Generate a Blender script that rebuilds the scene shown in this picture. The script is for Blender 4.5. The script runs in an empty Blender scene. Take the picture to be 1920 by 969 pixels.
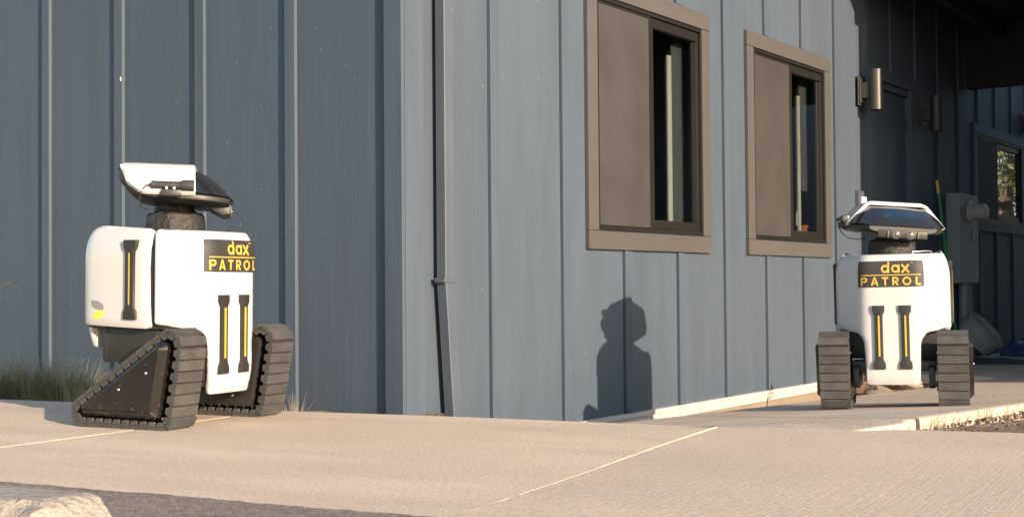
import bpy, bmesh, math, random
from mathutils import Vector, Matrix, noise
random.seed(7)
R = math.radians
scene = bpy.context.scene
COL = scene.collection

# ------------------------------------------------------------------ camera
CAMH = 0.45
PITCH, ROLL, FPX = 0.0219, -0.0081, 2431.2
cam_d = bpy.data.cameras.new("camera")
cam_d.sensor_fit = 'HORIZONTAL'; cam_d.sensor_width = 36.0
cam_d.lens = FPX / 1920 * 36.0
cam_d.clip_start = 0.05; cam_d.clip_end = 1500
cam = bpy.data.objects.new("camera", cam_d); COL.objects.link(cam)
F = Vector((0, math.cos(PITCH), math.sin(PITCH)))
R0 = Vector((1, 0, 0)); U0 = Vector((0, -math.sin(PITCH), math.cos(PITCH)))
cr, sr = math.cos(ROLL), math.sin(ROLL)
RX = cr * R0 + sr * U0; UX = -sr * R0 + cr * U0
cam.matrix_world = Matrix(((RX.x, UX.x, -F.x, 0), (RX.y, UX.y, -F.y, 0), (RX.z, UX.z, -F.z, CAMH), (0, 0, 0, 1)))
scene.camera = cam

# ------------------------------------------------------------------ light
GRAZE, ELEV = 17.5, 15.0
TH = 0.9525
DR = Vector((math.cos(TH), math.sin(TH), 0)); DL = Vector((-math.sin(TH), math.cos(TH), 0)); NQ = -DL
BASE = Vector((-0.4685, 5.5153, 0))
dh = math.cos(R(GRAZE)) * DL + math.sin(R(GRAZE)) * DR         # horizontal travel of the light
sun_to = Vector((-dh.x * math.cos(R(ELEV)), -dh.y * math.cos(R(ELEV)), math.sin(R(ELEV))))
sd = bpy.data.lights.new("sun", 'SUN'); sd.energy = 4.6; sd.angle = R(0.5); sd.color = (1.0, 0.80, 0.59)
so = bpy.data.objects.new("sun", sd); COL.objects.link(so)
so.rotation_euler = sun_to.to_track_quat('Z', 'Y').to_euler(); so.location = sun_to * 40
W = bpy.data.worlds.new("World"); scene.world = W; W.use_nodes = True
nt = W.node_tree; bg = nt.nodes['Background']
sky = nt.nodes.new('ShaderNodeTexSky'); sky.sky_type = 'NISHITA'; sky.sun_disc = False
sky.sun_elevation = R(ELEV); sky.sun_rotation = math.atan2(sun_to.x, sun_to.y)
sky.dust_density = 1.0; sky.ozone_density = 1.0
nt.links.new(sky.outputs[0], bg.inputs[0]); bg.inputs[1].default_value = 0.15
scene.view_settings.view_transform = 'Standard'; scene.view_settings.look = 'None'
scene.view_settings.gamma = 1.0; scene.view_settings.use_curve_mapping = False
scene.view_settings.exposure = 1.05

# ------------------------------------------------------------------ materials
MATS = {}
def mat(name, col, rough=.6, var=.12, scale=6, stretch=(1, 1, 1), bump=0., bscale=80, bstretch=(1, 1, 1),
        col2=None, spec=.5, metal=0., coat=0., rot=0., fleck=None, fleck_scale=90, fleck_at=.72, fine=0., rvar=0., rnd=0., detail=6, bdist=.01,
        fleck_stretch=(1,1,1), fscale=None):
    m = bpy.data.materials.new(name); m.use_nodes = True
    n = m.node_tree.nodes; l = m.node_tree.links; b = n['Principled BSDF']
    b.inputs['Roughness'].default_value = rough; b.inputs['Metallic'].default_value = metal
    b.inputs['Specular IOR Level'].default_value = spec; b.inputs['Coat Weight'].default_value = coat
    b.inputs['Coat Roughness'].default_value = .08
    tc = n.new('ShaderNodeTexCoord')
    src = tc.outputs['Object']
    if rnd:
        oi = n.new('ShaderNodeObjectInfo'); ad = n.new('ShaderNodeVectorMath'); ad.operation = 'MULTIPLY_ADD'
        cb = n.new('ShaderNodeCombineXYZ')
        for i in range(3): l.new(oi.outputs['Random'], cb.inputs[i])
        l.new(cb.outputs[0], ad.inputs[0]); ad.inputs[1].default_value = (17.3, 31.7, 53.1); l.new(src, ad.inputs[2]); src = ad.outputs[0]
    def mapped(st, r=0.):
        mp = n.new('ShaderNodeMapping'); mp.inputs['Scale'].default_value = st
        mp.inputs['Rotation'].default_value = (0, 0, r); mp.vector_type = 'TEXTURE' if False else 'POINT'
        if r:
            m1 = n.new('ShaderNodeMapping'); m1.inputs['Rotation'].default_value = (0, 0, -r); l.new(src, m1.inputs[0])
            mp.inputs['Rotation'].default_value = (0, 0, 0); l.new(m1.outputs[0], mp.inputs[0])
        else: l.new(src, mp.inputs[0])
        return mp.outputs[0]
    def nz(vec, sc, det=detail, ro=.55):
        t = n.new('ShaderNodeTexNoise'); l.new(vec, t.inputs['Vector'])
        t.inputs['Scale'].default_value = sc; t.inputs['Detail'].default_value = det; t.inputs['Roughness'].default_value = ro
        return t.outputs['Fac']
    c1 = tuple(max(0, c * (1 - var)) for c in col); c2 = col2 or tuple(min(1, c * (1 + var)) for c in col)
    f1 = nz(mapped(stretch, rot), scale)
    rp = n.new('ShaderNodeValToRGB'); rp.color_ramp.elements[0].position = .32; rp.color_ramp.elements[1].position = .68
    rp.color_ramp.elements[0].color = (*c1, 1); rp.color_ramp.elements[1].color = (*c2, 1)
    l.new(f1, rp.inputs[0]); out = rp.outputs[0]
    if fine:
        f2 = nz(mapped((1, 1, 1)), fscale or bscale * 2.2, 4, .75)
        mr = n.new('ShaderNodeMapRange'); mr.inputs[1].default_value = .3; mr.inputs[2].default_value = .7
        mr.inputs[3].default_value = 1 - fine; mr.inputs[4].default_value = 1 + fine; l.new(f2, mr.inputs[0])
        mx = n.new('ShaderNodeVectorMath'); mx.operation = 'SCALE'; l.new(out, mx.inputs[0]); l.new(mr.outputs[0], mx.inputs['Scale']); out = mx.outputs[0]
    if fleck:
        f3 = nz(mapped(fleck_stretch), fleck_scale, 2, .6)
        gt = n.new('ShaderNodeMapRange'); gt.inputs[1].default_value = fleck_at; gt.inputs[2].default_value = fleck_at + .03; l.new(f3, gt.inputs[0])
        mi = n.new('ShaderNodeMix'); mi.data_type = 'RGBA'; l.new(gt.outputs[0], mi.inputs[0]); l.new(out, mi.inputs[6]); mi.inputs[7].default_value = (*fleck, 1); out = mi.outputs[2]
    if rnd:
        mr = n.new('ShaderNodeMapRange'); mr.inputs[3].default_value = 1 - rnd; mr.inputs[4].default_value = 1 + rnd; l.new(oi.outputs['Random'], mr.inputs[0])
        mx = n.new('ShaderNodeVectorMath'); mx.operation = 'SCALE'; l.new(out, mx.inputs[0]); l.new(mr.outputs[0], mx.inputs['Scale']); out = mx.outputs[0]
    l.new(out, b.inputs['Base Color'])
    if rvar:
        mr = n.new('ShaderNodeMapRange'); mr.inputs[3].default_value = max(.03, rough - rvar); mr.inputs[4].default_value = min(1, rough + rvar)
        l.new(nz(mapped((1, 1, 1)), 14), mr.inputs[0]); l.new(mr.outputs[0], b.inputs['Roughness'])
    if bump:
        bp = n.new('ShaderNodeBump'); bp.inputs['Strength'].default_value = bump; bp.inputs['Distance'].default_value = bdist
        l.new(nz(mapped(bstretch, rot), bscale, 4, .6), bp.inputs['Height']); l.new(bp.outputs[0], b.inputs['Normal'])
    MATS[name] = m
    return m

GRAIN = (1, 1, .035)
M_SIDING = mat("siding_paint", (.060, .080, .108), .62, .07, 9, (1, 1, .12), bump=.28, bscale=62, bstretch=GRAIN, rnd=.05, bdist=.006,
               fleck=(.18, .19, .20), fleck_scale=70, fleck_at=.725, fleck_stretch=(1, 1, .45), spec=.35)
M_BATTEN = mat("batten_paint", (.060, .080, .108), .6, .08, 9, (1, 1, .12), bump=.35, bscale=70, bstretch=GRAIN, rnd=.04, bdist=.005, spec=.35,
               fleck=(.18, .19, .20), fleck_scale=70, fleck_at=.73, fleck_stretch=(1, 1, .45))
M_PIPE = mat("downspout_paint", (.066, .085, .112), .42, .05, 5, spec=.5)
M_TRIM = mat("trim_paint", (.068, .063, .062), .6, .08, 7, (.3, .3, 1), bump=.3, bscale=55, bstretch=(.25, .25, 1), rnd=.05, bdist=.005)
M_TRIMDARK = mat("window_frame_bronze", (.0115, .0105, .0100), .5, .1, 9, spec=.3)
M_SCREEN = mat("sun_screen", (.034, .031, .030), .75, .26, 2.6, (1, 1, .7), bump=.25, bscale=420, fine=.06, bdist=.002)
M_FLASH = mat("flashing_white", (.43, .41, .385), .5, .06, 5, fleck=(.35, .30, .25), fleck_scale=24, fleck_at=.74)
M_FOUND = mat("foundation_concrete", (.235, .18, .135), .85, .12, 4, bump=.3, bscale=60)
BR = R(61)
M_CONC = mat("concrete_brushed", (.525, .413, .31), .85, .09, 1.5, (1, .7, 1), bump=.20, bscale=200, bstretch=(.02, 1, 1), rot=BR, fine=.24, fscale=95, bdist=.008,
             fleck=(.26, .20, .155), fleck_scale=60, fleck_at=.70)
M_CONC2 = mat("concrete_worn", (.54, .425, .318), .88, .11, 2.3, (.45, 1.7, 1), bump=.4, bscale=120, fine=.26, fscale=85, bdist=.004, rot=-.45,
              fleck=(.28, .21, .15), fleck_scale=55, fleck_at=.71)
M_CONCS = mat("concrete_walk", (.50, .40, .31), .86, .12, 2.2, (.5, 1.4, 1), bump=.5, bscale=80, fine=.24, fscale=85, bdist=.006, rot=.4, fleck=(.28, .22, .17), fleck_scale=55, fleck_at=.72)
M_ASPH = mat("asphalt", (.20, .158, .130), .9, .10, 2.5, bump=.8, bscale=120, fine=.65, fscale=75, bdist=.006, fleck=(.42, .36, .30), fleck_scale=150, fleck_at=.70)
M_SOIL = mat("soil", (.20, .135, .09), .95, .3, 7, bump=1, bscale=45, fine=.3, bdist=.03)
M_RSOIL = mat("soil_red", (.30, .17, .11), .95, .25, 5, bump=1, bscale=60, fine=.25, bdist=.02)
M_STOP = mat("wheel_stop_concrete", (.315, .275, .235), .9, .16, 6, bump=.9, bscale=55, fine=.2, bdist=.012, fleck=(.25, .2, .15), fleck_scale=40, fleck_at=.72)
M_WHITE = mat("white_shell_plastic", (.455, .452, .455), .26, .012, 3, spec=.5, coat=.25)
M_BLACK = mat("black_plastic", (.021, .019, .018), .42, .25, 8, bump=.08, bscale=160, spec=.5)
def scuffed():
    m = mat("scuffed_black_plastic", (.013, .011, .010), .36, .2, 6, spec=.5)
    n = m.node_tree.nodes; l = m.node_tree.links; b = n['Principled BSDF']
    base = b.inputs['Base Color'].links[0].from_socket
    tc = n.new('ShaderNodeTexCoord'); mp = n.new('ShaderNodeMapping'); mp.inputs['Scale'].default_value = (1, .8, 2.4); l.new(tc.outputs['Object'], mp.inputs[0])
    t = n.new('ShaderNodeTexNoise'); t.inputs['Scale'].default_value = 40; t.inputs['Detail'].default_value = 10; t.inputs['Roughness'].default_value = .72; l.new(mp.outputs[0], t.inputs['Vector'])
    sp = n.new('ShaderNodeSeparateXYZ'); l.new(tc.outputs['Object'], sp.inputs[0])
    zr = n.new('ShaderNodeMapRange'); zr.inputs[1].default_value = .10; zr.inputs[2].default_value = .05; zr.inputs[3].default_value = .0; zr.inputs[4].default_value = .105; l.new(sp.outputs[2], zr.inputs[0])
    ad = n.new('ShaderNodeMath'); l.new(t.outputs[0], ad.inputs[0]); l.new(zr.outputs[0], ad.inputs[1])
    g = n.new('ShaderNodeMapRange'); g.inputs[1].default_value = .635; g.inputs[2].default_value = .74; g.inputs[4].default_value = .42; l.new(ad.outputs[0], g.inputs[0])
    mi = n.new('ShaderNodeMix'); mi.data_type = 'RGBA'; l.new(g.outputs[0], mi.inputs[0]); l.new(base, mi.inputs[6]); mi.inputs[7].default_value = (.30, .28, .25, 1)
    l.new(mi.outputs[2], b.inputs['Base Color'])
    rr = n.new('ShaderNodeMapRange'); rr.inputs[3].default_value = .22; rr.inputs[4].default_value = .8; l.new(g.outputs[0], rr.inputs[0]); l.new(rr.outputs[0], b.inputs['Roughness'])
    return m
M_SCUFF = scuffed()
M_RUBBER = mat("rubber_tread", (.057, .055, .054), .85, .22, 16, bump=.35, bscale=170, fine=.2, rnd=.14, fleck=(.13, .12, .11), fleck_scale=150, fleck_at=.70, spec=.3)
M_BELT = mat("rubber_belt", (.035, .031, .028), .8, .2, 12, bump=.3, bscale=120)
M_FABRIC = mat("black_fabric", (.024, .022, .022), .62, .3, 14, bump=.8, bscale=26, bdist=.02)
M_VISOR = mat("dark_visor", (.014, .014, .016), .12, .1, 5, spec=.6, coat=.6)
M_VBLUE = mat("visor_sheet_blue", (.010, .012, .017), .2, .6, 16, (1, 1, .5), col2=(.013, .040, .085), coat=.6)  # mottled blue of the visor front, put into the colour
M_LENS = mat("lens_glass", (.05, .05, .055), .18, .4, 60, spec=.8)
M_LENSRING = mat("lens_ring", (.10, .10, .10), .4, .1, 20)
M_STEEL = mat("bolt_steel", (.55, .53, .5), .3, .1, 30, metal=1)
M_SIGN = mat("sign_black", (.024, .021, .022), .62, .15, 8)
M_YEL = mat("lettering_yellow", (.50, .32, .05), .5, .06, 20)
M_STRIP = mat("light_strip_yellow", (.42, .30, .03), .35, .05, 20, coat=.4)
M_LEAFG = mat("logo_grey", (.20, .20, .21), .4, .04, 8)
M_LEAFY = mat("logo_lime", (.52, .56, .06), .4, .04, 8)
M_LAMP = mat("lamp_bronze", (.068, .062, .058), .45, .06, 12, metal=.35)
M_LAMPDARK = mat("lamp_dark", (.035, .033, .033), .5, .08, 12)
M_METER = mat("meter_box_grey", (.22, .245, .26), .5, .06, 4, bump=.05, bscale=60)
M_METERL = mat("meter_pale", (.36, .36, .36), .4, .08, 12)
M_DOOR = mat("door_paint", (.058, .078, .108), .5, .05, 3)
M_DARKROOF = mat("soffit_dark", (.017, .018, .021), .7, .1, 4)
M_ROOF = mat("roof_metal", (.10, .10, .11), .5, .1, 4)
M_ROOM = mat("room_wall", (.16, .165, .165), .8, .1, 1.5)
M_CURT = mat("curtain_grey", (.075, .08, .08), .9, .12, 4, (6, 6, .3))
M_BLIND = mat("blind_pale", (.50, .50, .43), .7, .05, 5)
M_TERRA = mat("terracotta", (.40, .11, .045), .7, .1, 8)
M_PAPER = mat("paper_white", (.7, .71, .72), .7, .05, 8)
M_GREEN = mat("pole_green", (.02, .22, .12), .4, .05, 8)
M_TIPY = mat("pole_tip_yellow", (.62, .45, .06), .5, .06, 8)
M_MAT = mat("rolled_mat", (.27, .27, .25), .85, .1, 12, bump=.3, bscale=80)
M_MATD = mat("dark_mat", (.045, .047, .05), .8, .2, 9)
M_TARP = mat("blue_tarp", (.05, .09, .17), .55, .25, 9, bump=.6, bscale=20, bdist=.02)
M_GRASS = mat("grass_blade", (.10, .125, .075), .6, .45, 5, col2=(.30, .30, .20), spec=.3)
M_DRY = mat("dry_grass", (.27, .20, .12), .75, .25, 8)
M_STONE = mat("stone_beige", (.22, .17, .125), .85, .25, 5, bump=.6, bscale=30, bdist=.02, rnd=.15)
M_CHIP = mat("bark_chip", (.12, .088, .068), .9, .4, 30, rnd=.1)
M_BARK = mat("bark", (.10, .075, .055), .9, .3, 8, (1, 1, .3), bump=.8, bscale=20)
M_LEAF = mat("tree_leaf", (.11, .13, .05), .6, .45, 1.5, col2=(.26, .27, .12), spec=.35)

def glass():
    m = bpy.data.materials.new("window_glass"); m.use_nodes = True
    n = m.node_tree.nodes; l = m.node_tree.links
    for x in list(n):
        if x.type != 'OUTPUT_MATERIAL': n.remove(x)
    o = [x for x in n if x.type == 'OUTPUT_MATERIAL'][0]
    t = n.new('ShaderNodeBsdfTransparent'); t.inputs[0].default_value = (.80, .82, .82, 1)
    g = n.new('ShaderNodeBsdfGlossy'); g.inputs['Roughness'].default_value = .012; g.inputs[0].default_value = (1, 1, 1, 1)
    tc = n.new('ShaderNodeTexCoord'); nzt = n.new('ShaderNodeTexNoise'); nzt.inputs['Scale'].default_value = 3; l.new(tc.outputs['Object'], nzt.inputs['Vector'])
    bp = n.new('ShaderNodeBump'); bp.inputs['Strength'].default_value = .02; bp.inputs['Distance'].default_value = .05; l.new(nzt.outputs[0], bp.inputs['Height']); l.new(bp.outputs[0], g.inputs['Normal'])
    lw = n.new('ShaderNodeLayerWeight'); lw.inputs[0].default_value = .5
    pw = n.new('ShaderNodeMath'); pw.operation = 'POWER'; pw.inputs[1].default_value = 2.6; l.new(lw.outputs['Facing'], pw.inputs[0])
    fr = n.new('ShaderNodeMath'); fr.operation = 'MULTIPLY_ADD'; fr.inputs[1].default_value = .9; fr.inputs[2].default_value = .04; l.new(pw.outputs[0], fr.inputs[0])
    mx = n.new('ShaderNodeMixShader'); l.new(fr.outputs[0], mx.inputs[0]); l.new(t.outputs[0], mx.inputs[1]); l.new(g.outputs[0], mx.inputs[2]); l.new(mx.outputs[0], o.inputs[0])
    return m
M_GLASS = glass()

# ------------------------------------------------------------------ helpers
def link(o, parent=None):
    COL.objects.link(o)
    if parent is not None: o.parent = parent
    return o
def tag(o, label=None, cat=None, group=None, kind=None):
    if label: o['label'] = label
    if cat: o['category'] = cat
    if group: o['group'] = group
    if kind: o['kind'] = kind
    return o
def empty(name, loc=(0, 0, 0), rz=0.):
    o = bpy.data.objects.new(name, None); o.location = loc; o.rotation_euler = (0, 0, rz); o.empty_display_size = .1
    return link(o)
def copy_tree(o, parent=None):
    c = o.copy(); COL.objects.link(c); c.parent = parent
    for ch in o.children: copy_tree(ch, c)
    return c

class MB:
    def __init__(s): s.bm = bmesh.new()
    def box(s, x0, x1, y0, y1, z0, z1, bev=0., mtx=None):
        vs = [s.bm.verts.new((x, y, z)) for x in (x0, x1) for y in (y0, y1) for z in (z0, z1)]
        fs = [(0, 1, 3, 2), (4, 6, 7, 5), (0, 4, 5, 1), (2, 3, 7, 6), (0, 2, 6, 4), (1, 5, 7, 3)]
        nf = [s.bm.faces.new([vs[i] for i in f]) for f in fs]
        bmesh.ops.recalc_face_normals(s.bm, faces=nf)
        geo = vs
        if bev:
            es = list({e for f in nf for e in f.edges})
            r = bmesh.ops.bevel(s.bm, geom=es, offset=bev, segments=2, affect='EDGES', profile=.6)
            geo = list({v for f in r['faces'] for v in f.verts} | {v for v in vs if v.is_valid})
        if mtx is not None: bmesh.ops.transform(s.bm, matrix=mtx, verts=geo)
        return s
    def prism(s, poly, h0, h1, axis='z', bev=0., segs=2, mtx=None, bev_top_only=False):
        # poly: list of 2D points; extruded along axis
        def P(p, h):
            return {'z': (p[0], p[1], h), 'y': (p[0], h, p[1]), 'x': (h, p[0], p[1])}[axis]
        a = [s.bm.verts.new(P(p, h0)) for p in poly]; b = [s.bm.verts.new(P(p, h1)) for p in poly]
        n = len(poly)
        fs = [s.bm.faces.new(a[::-1]), s.bm.faces.new(b)] + [s.bm.faces.new((a[i], a[(i + 1) % n], b[(i + 1) % n], b[i])) for i in range(n)]
        bmesh.ops.recalc_face_normals(s.bm, faces=fs)
        geo = a + b
        if bev:
            es = list(fs[1].edges) + ([] if bev_top_only else list(fs[0].edges))
            r = bmesh.ops.bevel(s.bm, geom=es, offset=bev, segments=segs, affect='EDGES', profile=.6)
            geo = list({v for f in r['faces'] for v in f.verts} | {v for v in geo if v.is_valid})
        if mtx is not None: bmesh.ops.transform(s.bm, matrix=mtx, verts=geo)
        return s
    def tube(s, pts, rad, seg=8, cap=True):
        pts = [Vector(p) for p in pts]; rings = []
        rads = rad if isinstance(rad, (list, tuple)) else [rad] * len(pts)
        up = Vector((0, 0, 1))
        for i, p in enumerate(pts):
            t = (pts[min(i + 1, len(pts) - 1)] - pts[max(i - 1, 0)]).normalized()
            a = t.cross(up if abs(t.z) < .95 else Vector((1, 0, 0))).normalized(); b = t.cross(a)
            rings.append([s.bm.verts.new(p + rads[i] * (math.cos(2 * math.pi * k / seg) * a + math.sin(2 * math.pi * k / seg) * b)) for k in range(seg)])
        nf = []
        for r0, r1 in zip(rings, rings[1:]):
            for k in range(seg): nf.append(s.bm.faces.new((r0[k], r0[(k + 1) % seg], r1[(k + 1) % seg], r1[k])))
        if cap: nf.append(s.bm.faces.new(rings[0][::-1])); nf.append(s.bm.faces.new(rings[-1]))
        bmesh.ops.recalc_face_normals(s.bm, faces=nf)
        return s
    def lathe(s, prof, seg=24, mtx=None, cap=True):
        rings = []
        for r, z in prof:
            rings.append([s.bm.verts.new((r * math.cos(2 * math.pi * k / seg), r * math.sin(2 * math.pi * k / seg), z)) for k in range(seg)])
        nf = []
        for r0, r1 in zip(rings, rings[1:]):
            for k in range(seg): nf.append(s.bm.faces.new((r0[k], r0[(k + 1) % seg], r1[(k + 1) % seg], r1[k])))
        if cap: nf.append(s.bm.faces.new(rings[0][::-1])); nf.append(s.bm.faces.new(rings[-1]))
        bmesh.ops.recalc_face_normals(s.bm, faces=nf)
        if mtx is not None: bmesh.ops.transform(s.bm, matrix=mtx, verts=[v for r in rings for v in r])
        return s
    def build(s, name, m, parent=None, smooth=None, loc=None):
        me = bpy.data.meshes.new(name); s.bm.to_mesh(me); s.bm.free()
        me.materials.append(m)
        if smooth is not None:
            me.polygons.foreach_set('use_smooth', [True] * len(me.polygons))
            me.set_sharp_from_angle(angle=R(smooth))
        o = bpy.data.objects.new(name, me); link(o, parent)
        if loc: o.location = loc
        return o

def shared(o, loc=None, parent=None, rot=None):
    c = o.copy(); COL.objects.link(c)
    if parent is not None: c.parent = parent
    if loc is not None: c.location = loc
    if rot is not None: c.rotation_euler = rot
    return c

def cut_boxes(a0, a1, z0, z1, holes):
    # rectangles of a strip [a0,a1]x[z0,z1] outside the holes
    A = sorted({a0, a1, *[min(max(v, a0), a1) for h in holes for v in h[:2]]}); Z = sorted({z0, z1, *[min(max(v, z0), z1) for h in holes for v in h[2:]]})
    out = []
    for i in range(len(A) - 1):
        col = None
        for j in range(len(Z) - 1):
            ca, cz = (A[i] + A[i + 1]) / 2, (Z[j] + Z[j + 1]) / 2
            inside = any(h[0] < ca < h[1] and h[2] < cz < h[3] for h in holes)
            if inside: 
                if col: out.append(col); col = None
            else:
                col = [A[i], A[i + 1], col[2] if col else Z[j], Z[j + 1]]
        if col: out.append(col)
    return out

def L2W(a, q, z=0.):
    p = BASE + a * DR + q * NQ; return Vector((p.x, p.y, z))

# ------------------------------------------------------------------ ground
def slab(name, poly, zf, m, thick=.12, grid=.25, bev=.006, wob=.0):
    mb = MB(); mb.prism(poly, -thick, 0, bev=bev, segs=2, bev_top_only=True)
    bm = mb.bm
    xs = [p[0] for p in poly]; ys = [p[1] for p in poly]
    x = min(xs) + grid
    while x < max(xs):
        bmesh.ops.bisect_plane(bm, geom=bm.verts[:] + bm.edges[:] + bm.faces[:], plane_co=(x, 0, 0), plane_no=(1, 0, 0)); x += grid
    y = min(ys) + grid
    while y < max(ys):
        bmesh.ops.bisect_plane(bm, geom=bm.verts[:] + bm.edges[:] + bm.faces[:], plane_co=(0, y, 0), plane_no=(0, 1, 0)); y += grid
    for v in bm.verts:
        v.co.z += zf(v.co.x, v.co.y)
        if wob and v.co.z > -.5: 
            n_ = noise.noise(Vector((v.co.x * 9, v.co.y * 9, 0))); v.co.z += wob * n_
    bmesh.ops.triangulate(bm, faces=[f for f in bm.faces if len(f.verts) > 4])
    return tag(mb.build(name, m), kind='structure')

def aline(x): return 2.443 - .496 * x       # edge of the asphalt
GROUND = MB()
GROUND.box(-350, 350, -350, 350, -.9, -.62)
tag(GROUND.build('ground', M_SOIL), kind='structure')

def jag(p0, p1, n, amp):
    p0, p1 = Vector(p0), Vector(p1); out = []
    d = (p1 - p0); nrm = Vector((-d.y, d.x)).normalized()
    for i in range(n + 1):
        p = p0 + d * i / n
        o = noise.noise(Vector((p.x * 14, p.y * 14, 3.1))) * amp + noise.noise(Vector((p.x * 55, p.y * 55, 1.))) * amp * .45
        out.append((p.x + nrm.x * o, p.y + nrm.y * o))
    return out
edge = jag((2.2, aline(2.2)), (-2.6, aline(-2.6)), 420, .016)
poly = [(60, aline(60)), *edge, (-60, aline(-60)), (-60, -60), (60, -60)]
mb = MB(); mb.prism(poly, -.08, .007)
tag(mb.build('asphalt', M_ASPH), kind='structure')

zA = lambda x, y: 0.
zB = lambda x, y: .0045 - .0060 * max(0, min(1, (y - 2.4) / 1.7)) - .001 * max(0, x)
J1 = [(-.33, 2.13), (-.123, 2.55), (.175, 3.15), (.437, 3.725), (.655, 4.16)]
J2 = [(-1.98, 2.95), (-1.482, 3.752), (-1.23, 4.18), (-1.005, 4.60), (-.93, 4.83)]
def under(x): return aline(x) - .25
def jedge(pts, seed, amp):
    out = []
    for (x0, y0), (x1, y1) in zip(pts, pts[1:]):
        for k in range(14):
            t_ = k / 14; x, y = x0 + (x1 - x0) * t_, y0 + (y1 - y0) * t_
            o = (noise.noise(Vector((x * 30, y * 30, seed))) + .6 * noise.noise(Vector((x * 90, y * 90, seed)))) * amp; out.append((x + o, y - o * .5))
    return out + [pts[-1]]
J1A = jedge([(x - .002, y + .001) for x, y in J1], 1.5, .0028)
J1B = jedge([(x + .002 + .008 * max(0, 1 - (y - 2.1) / 1.3), y - .001) for x, y in J1], 7.7, .0022)
A_poly = [(-1.965, under(-1.965)), *[(x + .006, y - .003) for x, y in J2[1:]], (-.787, 4.769), (-.393, 4.616), (-.078, 4.478), (.227, 4.331), (.5, 4.20), (.64, 4.137),
          *J1A[::-1], (-.43, under(-.43))]
slab('pavement_slab', A_poly, zA, M_CONC2, bev=.0012)
C_poly = [(-6, under(-6)), (-6, 7.15), (-2.14, 5.416), (-1.797, 5.26), (-.945, 4.84), *[(x - .004, y + .002) for x, y in J2[1:4][::-1]], (-1.985, under(-1.985))]
slab('pavement_slab', C_poly, zA, M_CONC2, grid=.5, bev=.0015)
B_poly = [(-.415, under(-.415)), *J1B, (1.065, 4.085), (1.26, 4.030), (1.54, 3.925), (2.4, 3.6), (5, 2.6), (5, under(5))]
slab('pavement_slab', B_poly, zB, M_CONC, grid=.4)

def smoothstep(a_, b_, x): t_ = max(0, min(1, (x - a_) / (b_ - a_))); return t_ * t_ * (3 - 2 * t_)
def zS(x, y):
    p = Vector((x, y, 0)) - BASE; a = p.dot(DR); q = p.dot(NQ)
    a = min(a, 5.2)
    zb = -.09 - .031 * a; zf = .014 - .042 * a
    t = (q - .9) / 1.3
    z = zb + (zf - zb) * t
    near = 1 - smoothstep(-.02, .42, y - (4.07 + .10 * (.9 - x)))
    k = smoothstep(.98, 1.2, x)
    return z + (min(z, zB(x, y) - .003 + .018 * k) - z) * near if x > .45 else z
def AQ(*pts): return [tuple(L2W(a, q)[:2]) for a, q in pts]
jl = lambda q: -.03 + (2.2 - q) * .65
S1 = AQ((-.8, .9), (-.8, 1.45)) + [(.60, 4.10), (.85, 4.03), (1.05, 4.01), (1.17, 4.04), (1.235, 4.085)] + AQ((-.10, 2.19), (jl(2.2) - .006, 2.2), (jl(.9) - .006, .9))
slab('sidewalk_slab', S1, zS, M_CONCS, grid=.12, bev=.012)
S2 = AQ((jl(2.2) + .036, 2.2), (3.6, 2.2), (3.6, .9), (jl(.9) + .004, .9), (jl(2.0) + .006, 2.0))
slab('sidewalk_slab', S2, zS, M_CONCS, grid=.3, bev=.02)
S3 = AQ((3.612, 2.2), (8, 2.2), (8, .9), (3.612, .9))
slab('sidewalk_slab', S3, zS, M_CONCS, grid=.5, bev=.02)
S4 = AQ((8.01, 2.2), (16, 2.2), (16, .9), (8.01, .9))
slab('sidewalk_slab', S4, zS, M_CONCS, grid=.8, bev=.02)
LD = AQ((5.75, .893), (16, .893), (16, .0), (5.75, .0))
slab('porch_slab', LD, lambda x, y: -.25, M_CONCS, grid=1., bev=.01)

def bed(name, corners, zfun, m, n=24, amp=.02, fr=6):
    # quad patch corners (4 points, 2D) with height zfun
    p = [Vector(c) for c in corners]; bm = bmesh.new(); g = []
    for i in range(n + 1):
        row = []
        for j in range(n + 1):
            u, v = i / n, j / n
            c = (1 - u) * ((1 - v) * p[0] + v * p[3]) + u * ((1 - v) * p[1] + v * p[2])
            z = zfun(c.x, c.y) + amp * noise.noise(Vector((c.x * fr, c.y * fr, 0))) + amp * .5 * noise.noise(Vector((c.x * fr * 4, c.y * fr * 4, 5)))
            row.append(bm.verts.new((c.x, c.y, z)))
        g.append(row)
    for i in range(n):
        for j in range(n): bm.faces.new((g[i][j], g[i + 1][j], g[i + 1][j + 1], g[i][j + 1]))
    bmesh.ops.recalc_face_normals(bm, faces=bm.faces[:])
    if sum(f.normal.z for f in bm.faces) < 0: bmesh.ops.reverse_faces(bm, faces=bm.faces[:])
    mb = MB(); mb.bm.free(); mb.bm = bm
    return tag(mb.build(name, m, smooth=60), kind='structure')
def aq(x, y):
    p = Vector((x, y, 0)) - BASE; return p.dot(DR), p.dot(NQ)
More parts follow.
